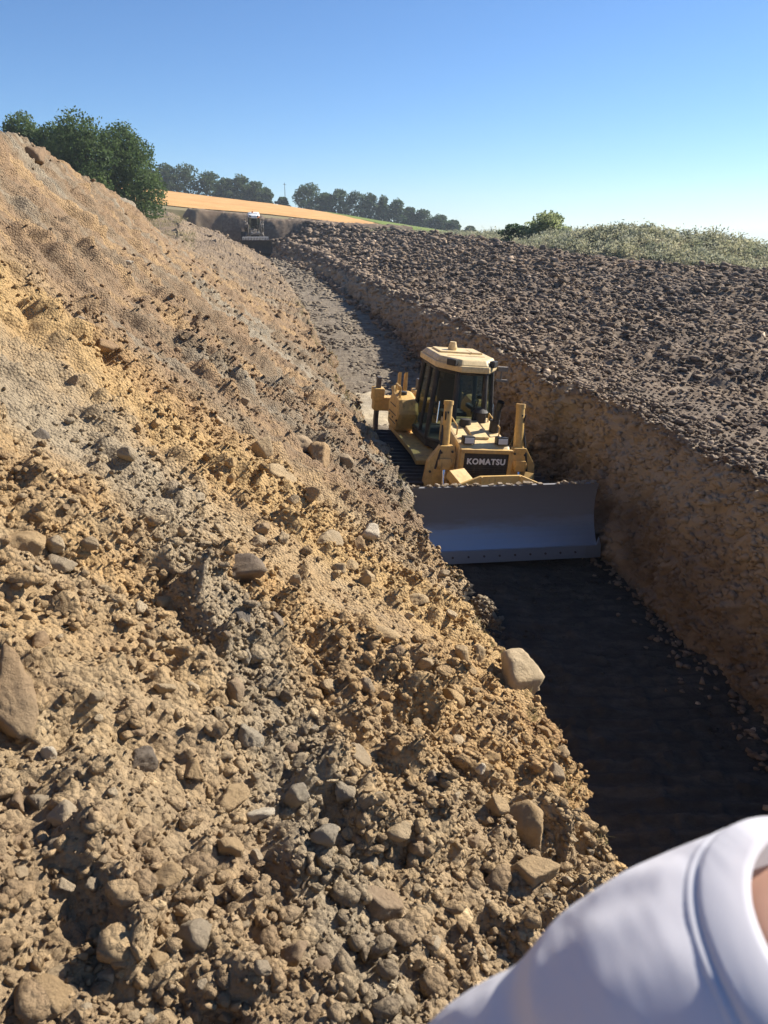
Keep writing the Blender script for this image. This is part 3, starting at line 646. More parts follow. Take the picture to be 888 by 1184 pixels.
# rubble heaps at the foot of the bank, sticking up into the sun
def pile(cx, cy, cz, rx, ry, h, seed, label):
    r = np.random.default_rng(seed); a = np.linspace(0, 2*math.pi, 49)[:-1]; q = np.linspace(0, 1, 22)
    A, Q = np.meshgrid(a, q); x = Q*np.cos(A)*rx*(1+.25*fbm(np.cos(A)*1.5+seed, np.sin(A)*1.5, 2, seed)); y = Q*np.sin(A)*ry
    z = h*(1-Q**1.6)+.10*fbm(x*5, y*5, 3, seed)*(1-Q)*2
    V = np.stack([x, y, z-.05], -1); n = len(a); i = np.arange(n*22).reshape(22, n); j = np.roll(i, -1, 1)
    F4 = np.stack([i[:-1], j[:-1], j[1:], i[1:]], -1).reshape(-1, 4)
    o = link('gravel_pile', np_mesh('gravel_pile', V.reshape(-1, 3), F4), MAT['earth']); o.location = (cx, cy, cz)
    tag(o, label, 'gravel pile')
    m = 260; t_ = r.uniform(0, 6.28, m); w_ = r.uniform(0, 1, m)**.5
    pts = np.stack([w_*np.cos(t_)*rx, w_*np.sin(t_)*ry, h*(1-w_**1.6)-.03], -1)
    k = scatter('gravel_stones', pts, r.uniform(.04, .13, m), 1, MAT['stones'], seed+1, .2, normals=np.tile([[0, 0, 1.]], (m, 1))); k.parent = o; k['kind'] = 'stuff'
pile(1.45, 10.25, -5.52, .34, .5, .45, 3, 'small grey gravel heap standing in the sun on the trench floor below the blade')
pa = np.linspace(0, 1, 40); X, Y = np.meshgrid(np.linspace(-1.9, .9, 46), np.linspace(19.2, 24.6, 60), indexing='ij')
q = np.clip(1-np.hypot((X+.45+.13*(Y-22))/1.15, (Y-21.9)/2.4)+.35*fbm(X*1.3, Y*1.3, 3, 810), 0, 1)
Z = floor_z(X, Y)+.16*np.clip(q*2.5, 0, 1)-.06+.035*fbm(X*5, Y*5, 3, 812)
tag(link('sand_patch', np_mesh('sand_patch', np.stack([X, Y, Z], -1).reshape(-1, 3), grid_faces(*X.shape)[:, ::-1]), MAT['sand']), 'pale dry sand spread on the trench floor behind the bulldozer', 'sand', kind='stuff')

# ------------------------------------------------------------------ vegetation
def leaf_quads(C, size, r, up=0.3, aspect=1.0):
    n = len(C); a = r.normal(size=(n, 3)); a[:, 2] += up; a /= np.linalg.norm(a, axis=1, keepdims=True)
    b_ = np.cross(a, r.normal(size=(n, 3))); b_ /= np.linalg.norm(b_, axis=1, keepdims=True); c_ = np.cross(a, b_)
    s = (size*r.uniform(.6, 1.3, n))[:, None]
    V = np.stack([C-b_*s*.5, C+c_*s*.45*aspect, C+b_*s*.6+a*s*.15, C-c_*s*.45*aspect], 1).reshape(-1, 3)
    return V, np.arange(n*4).reshape(n, 4)
def limb(bm, p0, p1, r0, r1, seg=7, sides=8, wob=.05, seed=0):
    r = random.Random(seed); p0, p1 = Vector(p0), Vector(p1); L = (p1-p0).length; ax = (p1-p0).normalized(); q = ax.to_track_quat('Z', 'Y'); prev = None
    for i in range(seg+1):
        f = i/seg; c_ = p0.lerp(p1, f)+(Vector((r.uniform(-1, 1), r.uniform(-1, 1), 0))*wob*L*(0 if i in (0,) else 1)); rad = r0+(r1-r0)*f
        ring = [bm.verts.new(c_+q@Vector((math.cos(k*2*math.pi/sides)*rad, math.sin(k*2*math.pi/sides)*rad, 0))) for k in range(sides)]
        if prev:
            for k in range(sides): bm.faces.new((prev[k], prev[(k+1) % sides], ring[(k+1) % sides], ring[k]))
        prev = ring
def tree(name, label, x, y, h, wd, seed, nleaf, leaf, mat, group=None, low=.12, lobes=9, z=None):
    r = np.random.default_rng(seed); zb = float(hill_z(np.array([x]), np.array([y]))[0])-.3 if z is None else z
    root = empty(name, (x, y, zb)); tag(root, label, 'tree' if name != 'bush' else 'bush', group)
    bm = bmesh.new(); limb(bm, (0, 0, 0), (0, 0, h*.62), h*.035, h*.014, seed=seed)
    cl = []
    for i in range(lobes):
        a = i*2.4+r.uniform(-.5, .5); f = (i+.5)/lobes; zc = h*(low+.12+(.80-low-.1)*f); rr_ = wd*.5*(.62*math.sin(math.pi*min(1, .22+.72*f))+.05)*r.uniform(.7, 1.1)
        c_ = np.array([math.cos(a)*rr_, math.sin(a)*rr_, zc]); cl.append((c_, wd*r.uniform(.20, .30), h*r.uniform(.13, .2)))
        limb(bm, (0, 0, max(.1*h, zc*.55)), tuple(c_), h*.014, h*.004, 5, 6, .06, seed+i)
    cl.append((np.array([0, 0, h*.8]), wd*.25, h*.2)); cl.append((np.array([0, 0, h*.45]), wd*.36, h*.26))
    me = bpy.data.meshes.new('trunk'); bm.to_mesh(me); bm.free(); link('trunk', me, MAT['bark'], root, True)
    cs, tn = [], []
    for c_, ra, rz in cl:
        m = int(nleaf/len(cl)); d = r.normal(size=(m, 3)); d /= np.linalg.norm(d, axis=1, keepdims=True)
        rad = r.uniform(.35, 1.0, m)**.6*(1+.35*fbm(d[:, 0]*2.3+seed, d[:, 1]*2.3+d[:, 2]*1.7, 3, seed))
        keep = fbm(d[:, 0]*3.3+seed*2, d[:, 2]*3.3+d[:, 1]*2, 2, seed+5) > -.32
        p = c_+d*rad[:, None]*np.array([ra, ra, rz]); cs.append(p[keep]); tn.append(np.clip(r.uniform(.1, .9)*.5+r.normal(.3, .2, keep.sum()), 0, 1))
    C = np.concatenate(cs); T = np.concatenate(tn); V, F4 = leaf_quads(C, leaf, r)
    link('crown', np_mesh('crown', V, F4, np.repeat(T, 4)), mat, root)
    return root
def az(col, d): a = math.atan2(col-444, FPX*1.065); return d*math.sin(a), d*math.cos(a)
# the clump of big trees behind the bank
for col, d, h, wd, lab, sd_ in ((44, 96, 9.6, 6.9, 'slimmer broadleaf tree at the left end of the near clump', 1), (78, 94, 8.8, 7.6, 'low broadleaf tree filling the gap in the near clump', 2), (108, 88, 9.6, 8.4, 'tallest broadleaf tree in the middle of the near clump', 3), (150, 90, 8.9, 7.6, 'spreading broadleaf tree at the right end of the near clump over the wheat', 4)):
    x, y = az(col, d); tree('broadleaf_tree', lab, x, y, h, wd, sd_, 24000, .21, MAT['leaf'], 'near clump of broadleaf trees', low=-.06, lobes=16)
# the row along the hilltop
row = [(176, 300, 8, 7, 'dark rounded tree half hidden by the near clump'), (196, 300, 11, 10, 'wide double crowned tree left in the hilltop row'), (217, 302, 12, 11, 'broad tallest tree of the left group in the hilltop row'), (245, 303, 10.5, 10, 'round tree after the gap in the left group'), (263, 304, 8.6, 8, 'smaller round tree between two taller ones in the left group'), (281, 305, 10.8, 9, 'pointed tree near the right end of the left group'), (296, 306, 8.8, 8, 'low tree right of the pointed one in the left group'), (309, 307, 7.0, 6, 'lowest tree ending the left group'),
       (328, 308, 4.0, 5, 'small pale shrubby tree alone beside the mast'), (358, 310, 11.5, 12, 'broad tree first in the right group above the green field'), (377, 311, 8.5, 8, 'low tree behind the broad first one of the right group'), (393, 312, 11, 9, 'full round tree third in the right group'), (411, 313, 11.3, 9, 'wide tree in the middle of the right group'), (428, 314, 11.5, 8, 'tree beside the slender pair of the right group'), (443, 315, 11.5, 6, 'slender upright tree of the right group'), (459, 316, 11, 8, 'round tree after the slender one in the right group'), (473, 317, 8.5, 7, 'lower tree following the round one in the right group'), (488, 318, 8.5, 9, 'broad low tree towards the end of the right group'), (508, 319, 7.5, 9, 'wide low tree second from the end of the hilltop row'), (524, 320, 6.0, 6, 'last small tree of the hilltop row'), (543, 320, 4.5, 6, 'little far shrub beyond the hilltop row')]
for i, (col, d, h, wd, lab) in enumerate(row):
    x, y = az(col, d); tree('hilltop_tree', lab, x, y, h*.84, wd*1.08, 20+i, 3600, .58, MAT['leaf_far'], 'trees in the row along the hilltop', low=-.1, lobes=9)
x, y = az(331, 309); bm = bmesh.new(); limb(bm, (0, 0, 0), (0, 0, 8.2), .13, .08, 3, 8, 0); limb(bm, (-.6, 0, 7.6), (.6, 0, 7.6), .07, .07, 2, 6, 0)
me = bpy.data.meshes.new('mast'); bm.to_mesh(me); bm.free(); o = link('mast', me, MAT['bark']); o.location = (x, y, float(hill_z(np.array([x]), np.array([y]))[0])-.2); tag(o, 'thin pole standing in the gap of the hilltop row', 'pole')
x, y = 12.4, 63.0; tree('bush', 'pale green rounded bush on top of the overgrown mound', x, y, 2.7, 4.3, 71, 9000, .15, MAT['bush'], low=-.15, lobes=9, z=-1.55)
x, y = 10.0, 63.5; tree('bush', 'low dark shrub left of the pale bush on the mound', x, y, 1.6, 3.0, 72, 1500, .2, MAT['leaf_far'], low=-.15, lobes=6, z=-1.35)
# weeds all over the mound
r_ = np.random.default_rng(91); n = 2600; q = r_.integers(3, 62, n); uu = r_.integers(0, 260, n); base = MOUND[q, uu]+np.array([0, 0, .0])
CC, TT = [], []
for k in range(n):
    m = 26; rad = r_.uniform(.25, .75); hh = r_.uniform(.25, .65)*(1.5 if r_.uniform() < .1 else 1); d = r_.normal(size=(m, 3)); d /= np.linalg.norm(d, axis=1, keepdims=True); d[:, 2] = abs(d[:, 2])
    CC.append(base[k]+d*np.array([rad, rad, hh])*r_.uniform(.4, 1, (m, 1))); TT.append(np.clip(r_.uniform(0, 1)+r_.normal(0, .15, m), 0, 1))
V, F4 = leaf_quads(np.concatenate(CC), .17, r_, .2, .55)
tag(link('weeds', np_mesh('weeds', V, F4, np.repeat(np.concatenate(TT), 4)), MAT['weed']), 'silvery dry weeds and grass covering the mound', 'weeds', kind='stuff')
# dry grass blades along the lip and the bank's far foot
def blades(name, roots, length, r, mat, label):
    n = len(roots); a = r.normal(size=(n, 3))*np.array([.5, .5, .15])+np.array([0, 0, .8]); a /= np.linalg.norm(a, axis=1, keepdims=True)
    sd_ = np.cross(a, r.normal(size=(n, 3))); sd_ /= np.linalg.norm(sd_, axis=1, keepdims=True); L = (length*r.uniform(.4, 1.3, n))[:, None]; wv = sd_*L*.05
    bend = r.normal(size=(n, 3))*L*.25; bend[:, 2] = -abs(bend[:, 2])*.6
    V = np.stack([roots-wv, roots+wv, roots+a*L*.6+wv*.6, roots+a*L*.6-wv*.6, roots+a*L+bend+wv*.15, roots+a*L+bend-wv*.15], 1).reshape(-1, 3)
    i = np.arange(n)[:, None]*6; F4 = np.concatenate([i+np.array([[0, 1, 2, 3]]), i+np.array([[3, 2, 4, 5]])])
    tag(link(name, np_mesh(name, V, F4, np.repeat(r.uniform(0, 1, n), 6)), mat), label, 'grass', kind='stuff')
r_ = np.random.default_rng(93); ii = []
jl = 13+559
tuft = r_.uniform(2.2, 40, 90)**1.0
rw = np.searchsorted(YR, np.repeat(np.geomspace(2.6, 40, 110)*r_.uniform(.9, 1.1, 110), 26)*r_.normal(1, .012, 110*26)); rw = np.clip(rw, 0, len(YR)-1)
cj = jl+r_.integers(-14, 22, len(rw)); blades('dry_grass', P[rw, np.clip(cj, 0, nC-1)], np.clip(.03+.006*P[rw, jl, 1], .03, .16), r_, MAT['straw'], 'wisps of dry grass along the lip of the cut')
r_ = np.random.default_rng(95); n = 9000; y_ = r_.uniform(42, 112, n); x_ = CRX(y_)+r_.uniform(-10, 1.5, n)
z_ = np.interp(y_, YR, ZA[:, 6]); k = fbm(x_*.2, y_*.2, 3, 96) > 0
blades('verge_grass', np.stack([x_, y_, z_-.05], -1)[k], .35, r_, MAT['straw'], 'short dry grass on the level ground by the wheat')

# ------------------------------------------------------------------ machines
def paint(name, col, dust=(0.30, 0.23, 0.14), amount=.55, rough=.5, metal=0.0, grime=.6):
    m, t, b = M(name, rough, metal, spec=.4); p = objc(t)
    f = noise(t, p, 2.2, 8, .7)
    c = mix(t, ramp(t, f, [(.45, (0, 0, 0)), (.72, (amount,)*3)]), col, dust)
    g = noise(t, p, 14, 5, .6); c = mix(t, 1.0, c, ramp(t, g, [(.3, (.82, .8, .78)), (.7, (1.1, 1.1, 1.1))]), 'MULTIPLY')
    k = noise(t, mapping(t, p, (3.2, 3.2, .9)), 2.6, 8, .72)        # oily streaks and chips
    c = mix(t, ramp(t, k, [(.56, (0, 0, 0)), (.66, (grime,)*3)]), c, (.10, .075, .05))
    t.links.new(c, b.inputs['Base Color']); t.links.new(ramp(t, f, [(.4, (rough,)*3), (.7, (.85,)*3)]), b.inputs['Roughness'])
    bump(t, b, g, .12, .01); return m
MAT['yellow'] = paint('machine yellow', (0.62, 0.385, 0.115), (0.40, 0.30, 0.18), .6, .42)
MAT['cream'] = paint('bleached yellow roof and hood glare', (0.70, 0.52, 0.26), (0.5, 0.4, 0.26), .35, .34, grime=.35)
MAT['black'] = paint('black rubber and trim', (0.018, 0.018, 0.02), amount=.25)
MAT['steel'] = paint('worn track steel', (0.10, 0.095, 0.10), (0.16, 0.12, 0.08), .6, .5, .5)
MAT['chrome'], _, _ = M('chrome rod', .15, 1.0, (.75, .75, .75))
MAT['pale'] = paint('pale grey paint', (0.20, 0.175, 0.145), (0.22, 0.17, 0.12), amount=.6)
MAT['orange'] = paint('orange edge paint', (0.6, 0.2, 0.07), amount=.2)
MAT['whitepaint'], _, _ = M('white lettering', .5, 0, (.72, .72, .70))
MAT['seat'], _, _ = M('seat vinyl', .7, 0, (.05, .05, .055))
MAT['lamp'], _, _ = M('lamp lens', .1, 0, (.6, .6, .58), .6)
m, t, b = M('polished blade steel', .42, .85); p = objc(t)
f = noise(t, mapping(t, p, (.5, 1, 2.2)), 2.2, 7, .65); sep = N(t, 'ShaderNodeSeparateXYZ'); t.links.new(p, sep.inputs[0])
ad = N(t, 'ShaderNodeMath', operation='MULTIPLY_ADD'); t.links.new(f, ad.inputs[0]); ad.inputs[1].default_value = .55; t.links.new(sep.outputs['Z'], ad.inputs[2])
worn = ramp(t, ad.outputs[0], [(0.80, (1, 1, 1)), (1.20, (0, 0, 0))])      # scoured below, soil-stained above, with sky and dark ground reflections tinted in
c = mix(t, worn, (0.215, 0.205, 0.205), (0.33, 0.36, 0.42)); t.links.new(c, b.inputs['Base Color']); t.links.new(ramp(t, worn, [(0, (.15,)*3), (1, (.85,)*3)]), b.inputs['Metallic'])
t.links.new(ramp(t, worn, [(0, (.75,)*3), (1, (.48,)*3)]), b.inputs['Roughness']); bump(t, b, noise(t, p, 12, 5), .15, .01); MAT['blade'] = m
m, t, b = M('cab glass', .05, 0, (.02, .03, .03), .5)
tr = N(t, 'ShaderNodeBsdfTransparent'); tr.inputs[0].default_value = (.62, .72, .68, 1); ms = N(t, 'ShaderNodeMixShader'); ms.inputs[0].default_value = .30
t.links.new(tr.outputs[0], ms.inputs[1]); t.links.new(b.outputs[0], ms.inputs[2]); t.links.new(ms.outputs[0], t.nodes['Material Output'].inputs[0]); MAT['glass'] = m

class B:
    """collects solid shapes and links them as one mesh object"""
    def __init__(s): s.bm = bmesh.new()
    def _bev(s, vs, w):
        if w <= 0: return
        es = {e for v in vs for e in v.link_edges}
        bmesh.ops.bevel(s.bm, geom=list(es), offset=w, segments=2, affect='EDGES', profile=.6)
    def box(s, c, d, rot=(0, 0, 0), bev=.012):
        Mx = Matrix.Translation(c) @ Euler(rot).to_matrix().to_4x4() @ Matrix.Diagonal((*d, 1))
        vs = bmesh.ops.create_cube(s.bm, size=1, matrix=Mx)['verts']; s._bev(vs, min(bev, min(d)*.3)); return s
    def cyl(s, p0, p1, r0, r1=None, n=20, caps=True):
        p0, p1 = Vector(p0), Vector(p1); q = (p1-p0).to_track_quat('Z', 'Y').to_matrix().to_4x4()
        bmesh.ops.create_cone(s.bm, cap_ends=caps, segments=n, radius1=r0, radius2=r0 if r1 is None else r1, depth=(p1-p0).length, matrix=Matrix.Translation((p0+p1)/2) @ q); return s
    def prism(s, pts, a0, a1, axis='x', bev=.015):
        """pts: outline; axis x: (y,z) outline swept along x; axis z: (x,y) outline; axis y: (x,z)"""
        def mk(p, a): return {'x': (a, p[0], p[1]), 'y': (p[0], a, p[1]), 'z': (p[0], p[1], a)}[axis]
        A = [s.bm.verts.new(mk(p, a0)) for p in pts]; C_ = [s.bm.verts.new(mk(p, a1)) for p in pts]; n = len(pts)
        fs = [s.bm.faces.new(A), s.bm.faces.new(C_[::-1])]+[s.bm.faces.new((A[i], C_[i], C_[(i+1) % n], A[(i+1) % n])) for i in range(n)]
        bmesh.ops.recalc_face_normals(s.bm, faces=fs); s._bev(A+C_, bev); return s
    def loft(s, r0, r1, bev=.015):
        A = [s.bm.verts.new(p) for p in r0]; C_ = [s.bm.verts.new(p) for p in r1]; n = len(A)
        fs = [s.bm.faces.new(A), s.bm.faces.new(C_[::-1])]+[s.bm.faces.new((A[i], C_[i], C_[(i+1) % n], A[(i+1) % n])) for i in range(n)]
        bmesh.ops.recalc_face_normals(s.bm, faces=fs); s._bev(A+C_, bev); return s
    def taper(s, k, h):
        for v in s.bm.verts: v.co.x *= 1-k*max(0, v.co.z)/h
        return s
    def quad(s, *p): s.bm.faces.new([s.bm.verts.new(q) for q in p]); return s
    def done(s, name, mat, parent=None, loc=None, rot=None):
        bmesh.ops.recalc_face_normals(s.bm, faces=s.bm.faces[:])
        me = bpy.data.meshes.new(name); s.bm.to_mesh(me); s.bm.free(); o = link(name, me, MAT[mat], parent)
        if loc: o.location = loc
        if rot: o.rotation_euler = rot
        return o
def lettering(name, text, size, mat, parent, loc, rot, sx=1.0, ext=.006, bold=.005):
    cu = bpy.data.curves.new(name, 'FONT'); cu.body = text; cu.size = size; cu.align_x = 'CENTER'; cu.align_y = 'CENTER'; cu.extrude = ext; cu.offset = bold; cu.space_character = 1.14
    o = bpy.data.objects.new(name, cu); COL.objects.link(o); dg = bpy.context.evaluated_depsgraph_get(); me = bpy.data.meshes.new_from_object(o.evaluated_get(dg))
    bpy.data.objects.remove(o); me.transform(Matrix.Diagonal((sx, 1, 1, 1))); me.materials.clear(); me.name = name
    k = link(name, me, MAT[mat], parent); k.location = loc; k.rotation_euler = rot; return k
def mir(f):
    for s_ in (-1, 1): f(s_)

def bulldozer(name, label, loc, rot, body, roof_mat, blade_tilt, letters=None, bars=False):
    T = empty(name, loc, rot); tag(T, label, 'bulldozer')
    # tracks: belt of grouser pads round idler and sprocket
    yi, zi, ri, ys, zs, rs = -1.42, .47, .40, 1.42, .56, .49
    def side(s_):
        xc = 1.07*s_; fr_ = B(); fr_.box((xc, 0, .42), (.30, 2.7, .34)).box((xc, .1, .72), (.24, 1.5, .16))
        for k in range(7): fr_.cyl((xc-.17, -1.0+k*.34, .2), (xc+.17, -1.0+k*.34, .2), .13)
        for k in (-.45, .5): fr_.cyl((xc-.14, k, .86), (xc+.14, k, .86), .09)
        fr = fr_.done('track_frame', 'black', T)
        B().cyl((xc-.1, yi, zi), (xc+.1, yi, zi), ri-.03, n=28).done('idler', 'steel', T)
        sp_ = B().cyl((xc-.05, ys, zs), (xc+.05, ys, zs), rs-.06, n=28).cyl((xc-.2, ys, zs), (xc+.2, ys, zs), .28)
        for k in range(13):
            a = k*2*math.pi/13; sp_.box((xc, ys+math.cos(a)*(rs-.05), zs+math.sin(a)*(rs-.05)), (.08, .09, .09), (a, 0, 0))
        sp_.done('sprocket', 'steel', T)
        path = []
        for k in range(200):
            f = k/200*1.0; path.append(f)
        # closed loop: bottom run, sprocket arc, top run, idler arc
        pts = []
        L1 = ys-yi
        bot = [(yi+L1*i/60, .03 if i < 52 else .03+(i-52)/8*.04) for i in range(60)]
        arc1 = [(ys+math.sin(a)*rs, zs-math.cos(a)*rs) for a in np.linspace(0, math.pi, 40)]
        topr = [(ys-L1*i/60, zs+rs+(zi+ri-zs-rs)*i/60-.03*math.sin(math.pi*i/60)) for i in range(60)]
        arc2 = [(yi-math.sin(a)*ri, zi+math.cos(a)*ri) for a in np.linspace(0, math.pi, 40)]
        loop = np.array(bot+arc1+topr+arc2); seg_ = np.linalg.norm(np.roll(loop, -1, 0)-loop, axis=1); tot = seg_.sum(); cum = np.concatenate([[0], np.cumsum(seg_)]); lp = np.vstack([loop, loop[:1]])
        npad = 42; tb = B(); 
        for k in range(npad):
            s0 = (k+.5)/npad*tot; y0, z0 = (np.interp(s0, cum, lp[:, i]) for i in (0, 1)); y1, z1 = (np.interp((s0+.02) % tot, cum, lp[:, i]) for i in (0, 1))
            a = math.atan2(z1-z0, y1-y0); nx = (math.sin(a), -math.cos(a))
            tb.box((xc, y0, z0), (.78, tot/npad*.94, .035), (a, 0, 0), .004)
            tb.box((xc, y0+nx[0]*.045-math.cos(a)*.06, z0+nx[1]*.045-math.sin(a)*.06), (.78, .025, .075), (a, 0, 0), .003)
            tb.box((xc, y0-nx[0]*.05, z0-nx[1]*.05), (.22, tot/npad*.7, .07), (a, 0, 0), .005)
        tb.done('track', 'steel', T)
    mir(side)
    B().box((0, .1, .75), (1.25, 3.0, .6)).box((0, -1.5, .62), (.9, .7, .3)).done('main_frame', 'black', T)
    # hood, grille and its surround
    hood = B().prism([(-1.74, .78), (-1.74, 1.56), (-1.62, 1.66), (-.30, 1.88), (-.30, .78)], -.47, .47, bev=.05)
    hood.box((0, -1.0, 1.785), (.30, .8, .05), (.16, 0, 0), .02)
    hd = hood.done('hood', roof_mat if letters else body, T)  # lighter cream on the hood puts the sun's glare into its colour
    B().cyl((-.12, -.78, 1.78), (-.12, -.78, 1.93), .11, .10).done('intake_cap', 'black', hd)
    gs = B().box((-.445, -1.77, 1.27), (.07, .09, .66)).box((.445, -1.77, 1.27), (.07, .09, .66)).box((0, -1.77, 1.585), (.96, .09, .07)).done('grille_surround', body, T)
    g = B().box((0, -1.765, 1.25), (.83, .05, .60), bev=.005)
    for k in range(13): g.box((0, -1.792, .98+k*.042), (.81, .012, .012), bev=0)
    gr = g.done('grille', 'black', T)
    if letters: lettering('grille_lettering', letters, .142, 'whitepaint', gr, (0, -1.803, 1.40), (math.pi/2, 0, 0), .98)
    def hl(s_):
        h = B().box((.31*s_, -1.60, 1.74), (.21, .16, .14), (-.1, 0, 0), .02).done('headlamp', 'black', T)
        B().box((.31*s_, -1.687, 1.745), (.17, .012, .095), (-.1, 0, 0), .004).done('lens', 'lamp', h)
    mir(hl)
    # exhaust and air cleaner stacks
    B().cyl((.36, -1.0, 1.62), (.38, -1.05, 2.18), .062).cyl((.38, -1.05, 2.18), (.39, -1.12, 2.34), .055, .068, caps=False).cyl((.36, -1.0, 1.55), (.365, -1.01, 1.98), .09).done('exhaust_stack', 'black', T)
    B().cyl((.22, -.5, 1.78), (.22, -.5, 2.02), .13).cyl((.22, -.5, 2.02), (.22, -.5, 2.10), .17, .10).done('air_precleaner', 'black', T)
    # lift cylinders with their yokes
    def lift(s_):
        B().prism([(.50*s_, .62), (.94*s_, .62), (1.04*s_, .95), (1.0*s_, 1.32), (.80*s_, 1.62), (.56*s_, 1.62), (.50*s_, 1.45)], -1.62, -1.48, 'y', .02).done('cylinder_yoke', body, T)
        x_ = .70*s_
        lc = B().cyl((x_, -1.56, 1.28), (x_-.03*s_, -1.38, 2.32), .075).cyl((x_-.03*s_, -1.38, 2.30), (x_-.03*s_, -1.37, 2.37), .087).box((x_-.07*s_, -1.40, 1.9), (.04, .04, .95), (-.17, 0, 0)).done('lift_cylinder', body, T)
        B().cyl((x_, -1.80, .75), (x_, -1.58, 1.30), .042).done('rod', 'chrome', lc)
        B().cyl((x_-.13, -1.57, 1.30), (x_+.13, -1.57, 1.30), .10).box((x_, -1.63, 1.30), (.20, .10, .2)).done('trunnion', body, T)
        B().cyl((x_+.10*s_, -1.62, 1.5), (x_+.05*s_, -1.45, 1.95), .02, n=8).cyl((x_+.10*s_, -1.62, 1.5), (x_+.16*s_, -1.62, 1.2), .02, n=8).done('hose', 'black', T)
    mir(lift)
    # fenders, steps and side tanks
    def fend(s_):
        B().prism([(-.75, 1.10), (-.35, 1.18), (1.75, 1.20), (1.75, 1.12), (-.35, 1.08), (-.75, 1.02)], .52*s_, .98*s_, bev=.01).done('fender', body, T)
        B().prism([(1.05, 1.21), (.80, 1.62), (.95, 1.90), (1.55, 1.98), (1.86, 1.72), (1.80, 1.21)], .58*s_, 1.02*s_, bev=.09).done('side_tank', body, T)
        gb = B()
        for z_ in (1.72, 1.55, 1.38): gb.box((1.03*s_, 1.32, z_), (.012, .62 if z_ < 1.7 else .5, .014))
        for y_ in (.95, 1.3, 1.62): gb.cyl((1.01*s_, y_, 1.46), (1.035*s_, y_, 1.46), .022, n=8)
        gb.done('panel_seam', 'black', T)
        B().prism([(-.80, .72), (-.30, .72), (-.05, 1.08), (-.72, 1.08)], .60*s_, .68*s_).done('step_plate', body, T)
        h = B()
        for p in (((0.95*s_, 1.1, 1.88), (0.95*s_, 1.1, 2.12)), ((0.95*s_, 1.5, 1.9), (0.95*s_, 1.5, 2.12)), ((0.95*s_, 1.1, 2.12), (0.95*s_, 1.5, 2.12))): h.cyl(*p, .02, n=8)
        h.done('handrail', body, T)
        B().cyl((.85*s_, 1.3, 1.92), (.85*s_, 1.3, 2.0), .09).done('filler_cap', 'black', T)
    mir(fend)
    # hoses, seams, bolts and grab rails on the front
    for s_ in (-1, 1):
        hs = B(); pts = [(.47*s_, -1.25, 1.42), (.60*s_, -1.34, 1.60), (.66*s_, -1.44, 1.95), (.69*s_, -1.47, 2.2)]
        for k in range(3): hs.cyl(pts[k], pts[k+1], .018, n=8); hs.cyl([pts[k][0]+.05*s_, pts[k][1]-.02, pts[k][2]], [pts[k+1][0]+.05*s_, pts[k+1][1]-.02, pts[k+1][2]], .015, n=8)
        hs.done('hydraulic_hose', 'black', T)
    sm = B()
    for s_ in (-1, 1):
        for y_ in (-1.45, -1.1, -.75, -.45): sm.box((.472*s_, y_, 1.28), (.008, .012, .62))
        for k in range(8): sm.box((.475*s_, -1.28, 1.02+k*.055), (.008, .24, .02)); sm.box((.475*s_, -.92, 1.02+k*.055), (.008, .24, .02))
        for (x_, z_) in ((.60, .75), (.90, .80), (.95, 1.15), (.78, 1.5), (.58, 1.52), (.58, 1.0)): sm.cyl((x_*s_, -1.645, z_), (x_*s_, -1.615, z_), .022, n=8)
    sm.done('louvre', 'black', T)
    gr_ = B()
    for s_ in (-1, 1): gr_.cyl((.40*s_, -.55, 1.84), (.40*s_, -.55, 2.0), .014, n=8).cyl((.40*s_, -1.2, 1.73), (.40*s_, -1.2, 1.88), .014, n=8).cyl((.40*s_, -.55, 2.0), (.40*s_, -1.2, 1.88), .014, n=8)
    gr_.done('grab_rail', body, T)
    # cab: hexagonal plan, tapering up
    bot = [(-.31, -.66), (.31, -.66), (.66, -.10), (.66, 1.02), (-.66, 1.02), (-.66, -.10)]
    topp = [(-.27, -.46), (.27, -.46), (.54, -.02), (.54, .96), (-.54, .96), (-.54, -.02)]
    z0, z1, zt = 1.22, 1.62, 2.72
    cabp = lambda z: [(bx+(tx_-bx)*(z-z0)/(zt-z0), by+(ty-by)*(z-z0)/(zt-z0), z) for (bx, by), (tx_, ty) in zip(bot, topp)]
    cab = B().loft(cabp(z0), cabp(1.40), .02).done('cab', 'black', T)
    A_, C_ = cabp(1.38), cabp(zt)
    pil = B()
    for i in range(6): pil.cyl(A_[i], C_[i], .05, n=10); pil.cyl(C_[i], C_[(i+1) % 6], .045, n=8); pil.cyl(A_[i], A_[(i+1) % 6], .04, n=8)
    for s_ in (-1, 1):
        pil.cyl((.645*s_, .42, 1.40), (.545*s_, .42, zt), .035, n=8)
    pil.done('pillar_frame', 'black', cab)
    for i, nm in enumerate(('windscreen', 'door_window', 'side_window', 'rear_window', 'side_window', 'door_window')):
        j = (i+1) % 6; e = [Vector(A_[i]), Vector(A_[j]), Vector(C_[j]), Vector(C_[i])]; cc = sum(e, Vector())/4
        B().quad(*[cc+(p-cc)*.955 for p in e]).done(nm, 'glass', cab)
    for s_ in (-1, 1): B().cyl((.56*s_, -.40, 1.75), (.53*s_, -.34, 2.15), .014, n=8).done('door_handle', 'chrome', cab)
    B().box((0, .55, 1.75), (.52, .5, .14), bev=.04).box((0, .80, 2.08), (.50, .14, .62), (-.12, 0, 0), .05).box((0, .86, 2.45), (.28, .1, .18), bev=.04).box((.36, .45, 1.92), (.09, .42, .07)).box((-.36, .45, 1.92), (.09, .42, .07)).done('operator_seat', 'seat', cab)
    B().box((0, -.38, 1.66), (.50, .18, .34), (.2, 0, 0), .03).cyl((.36, .25, 1.9), (.36, .2, 2.1), .02, n=8).cyl((-.36, .25, 1.9), (-.36, .2, 2.1), .02, n=8).done('console', 'seat', cab)
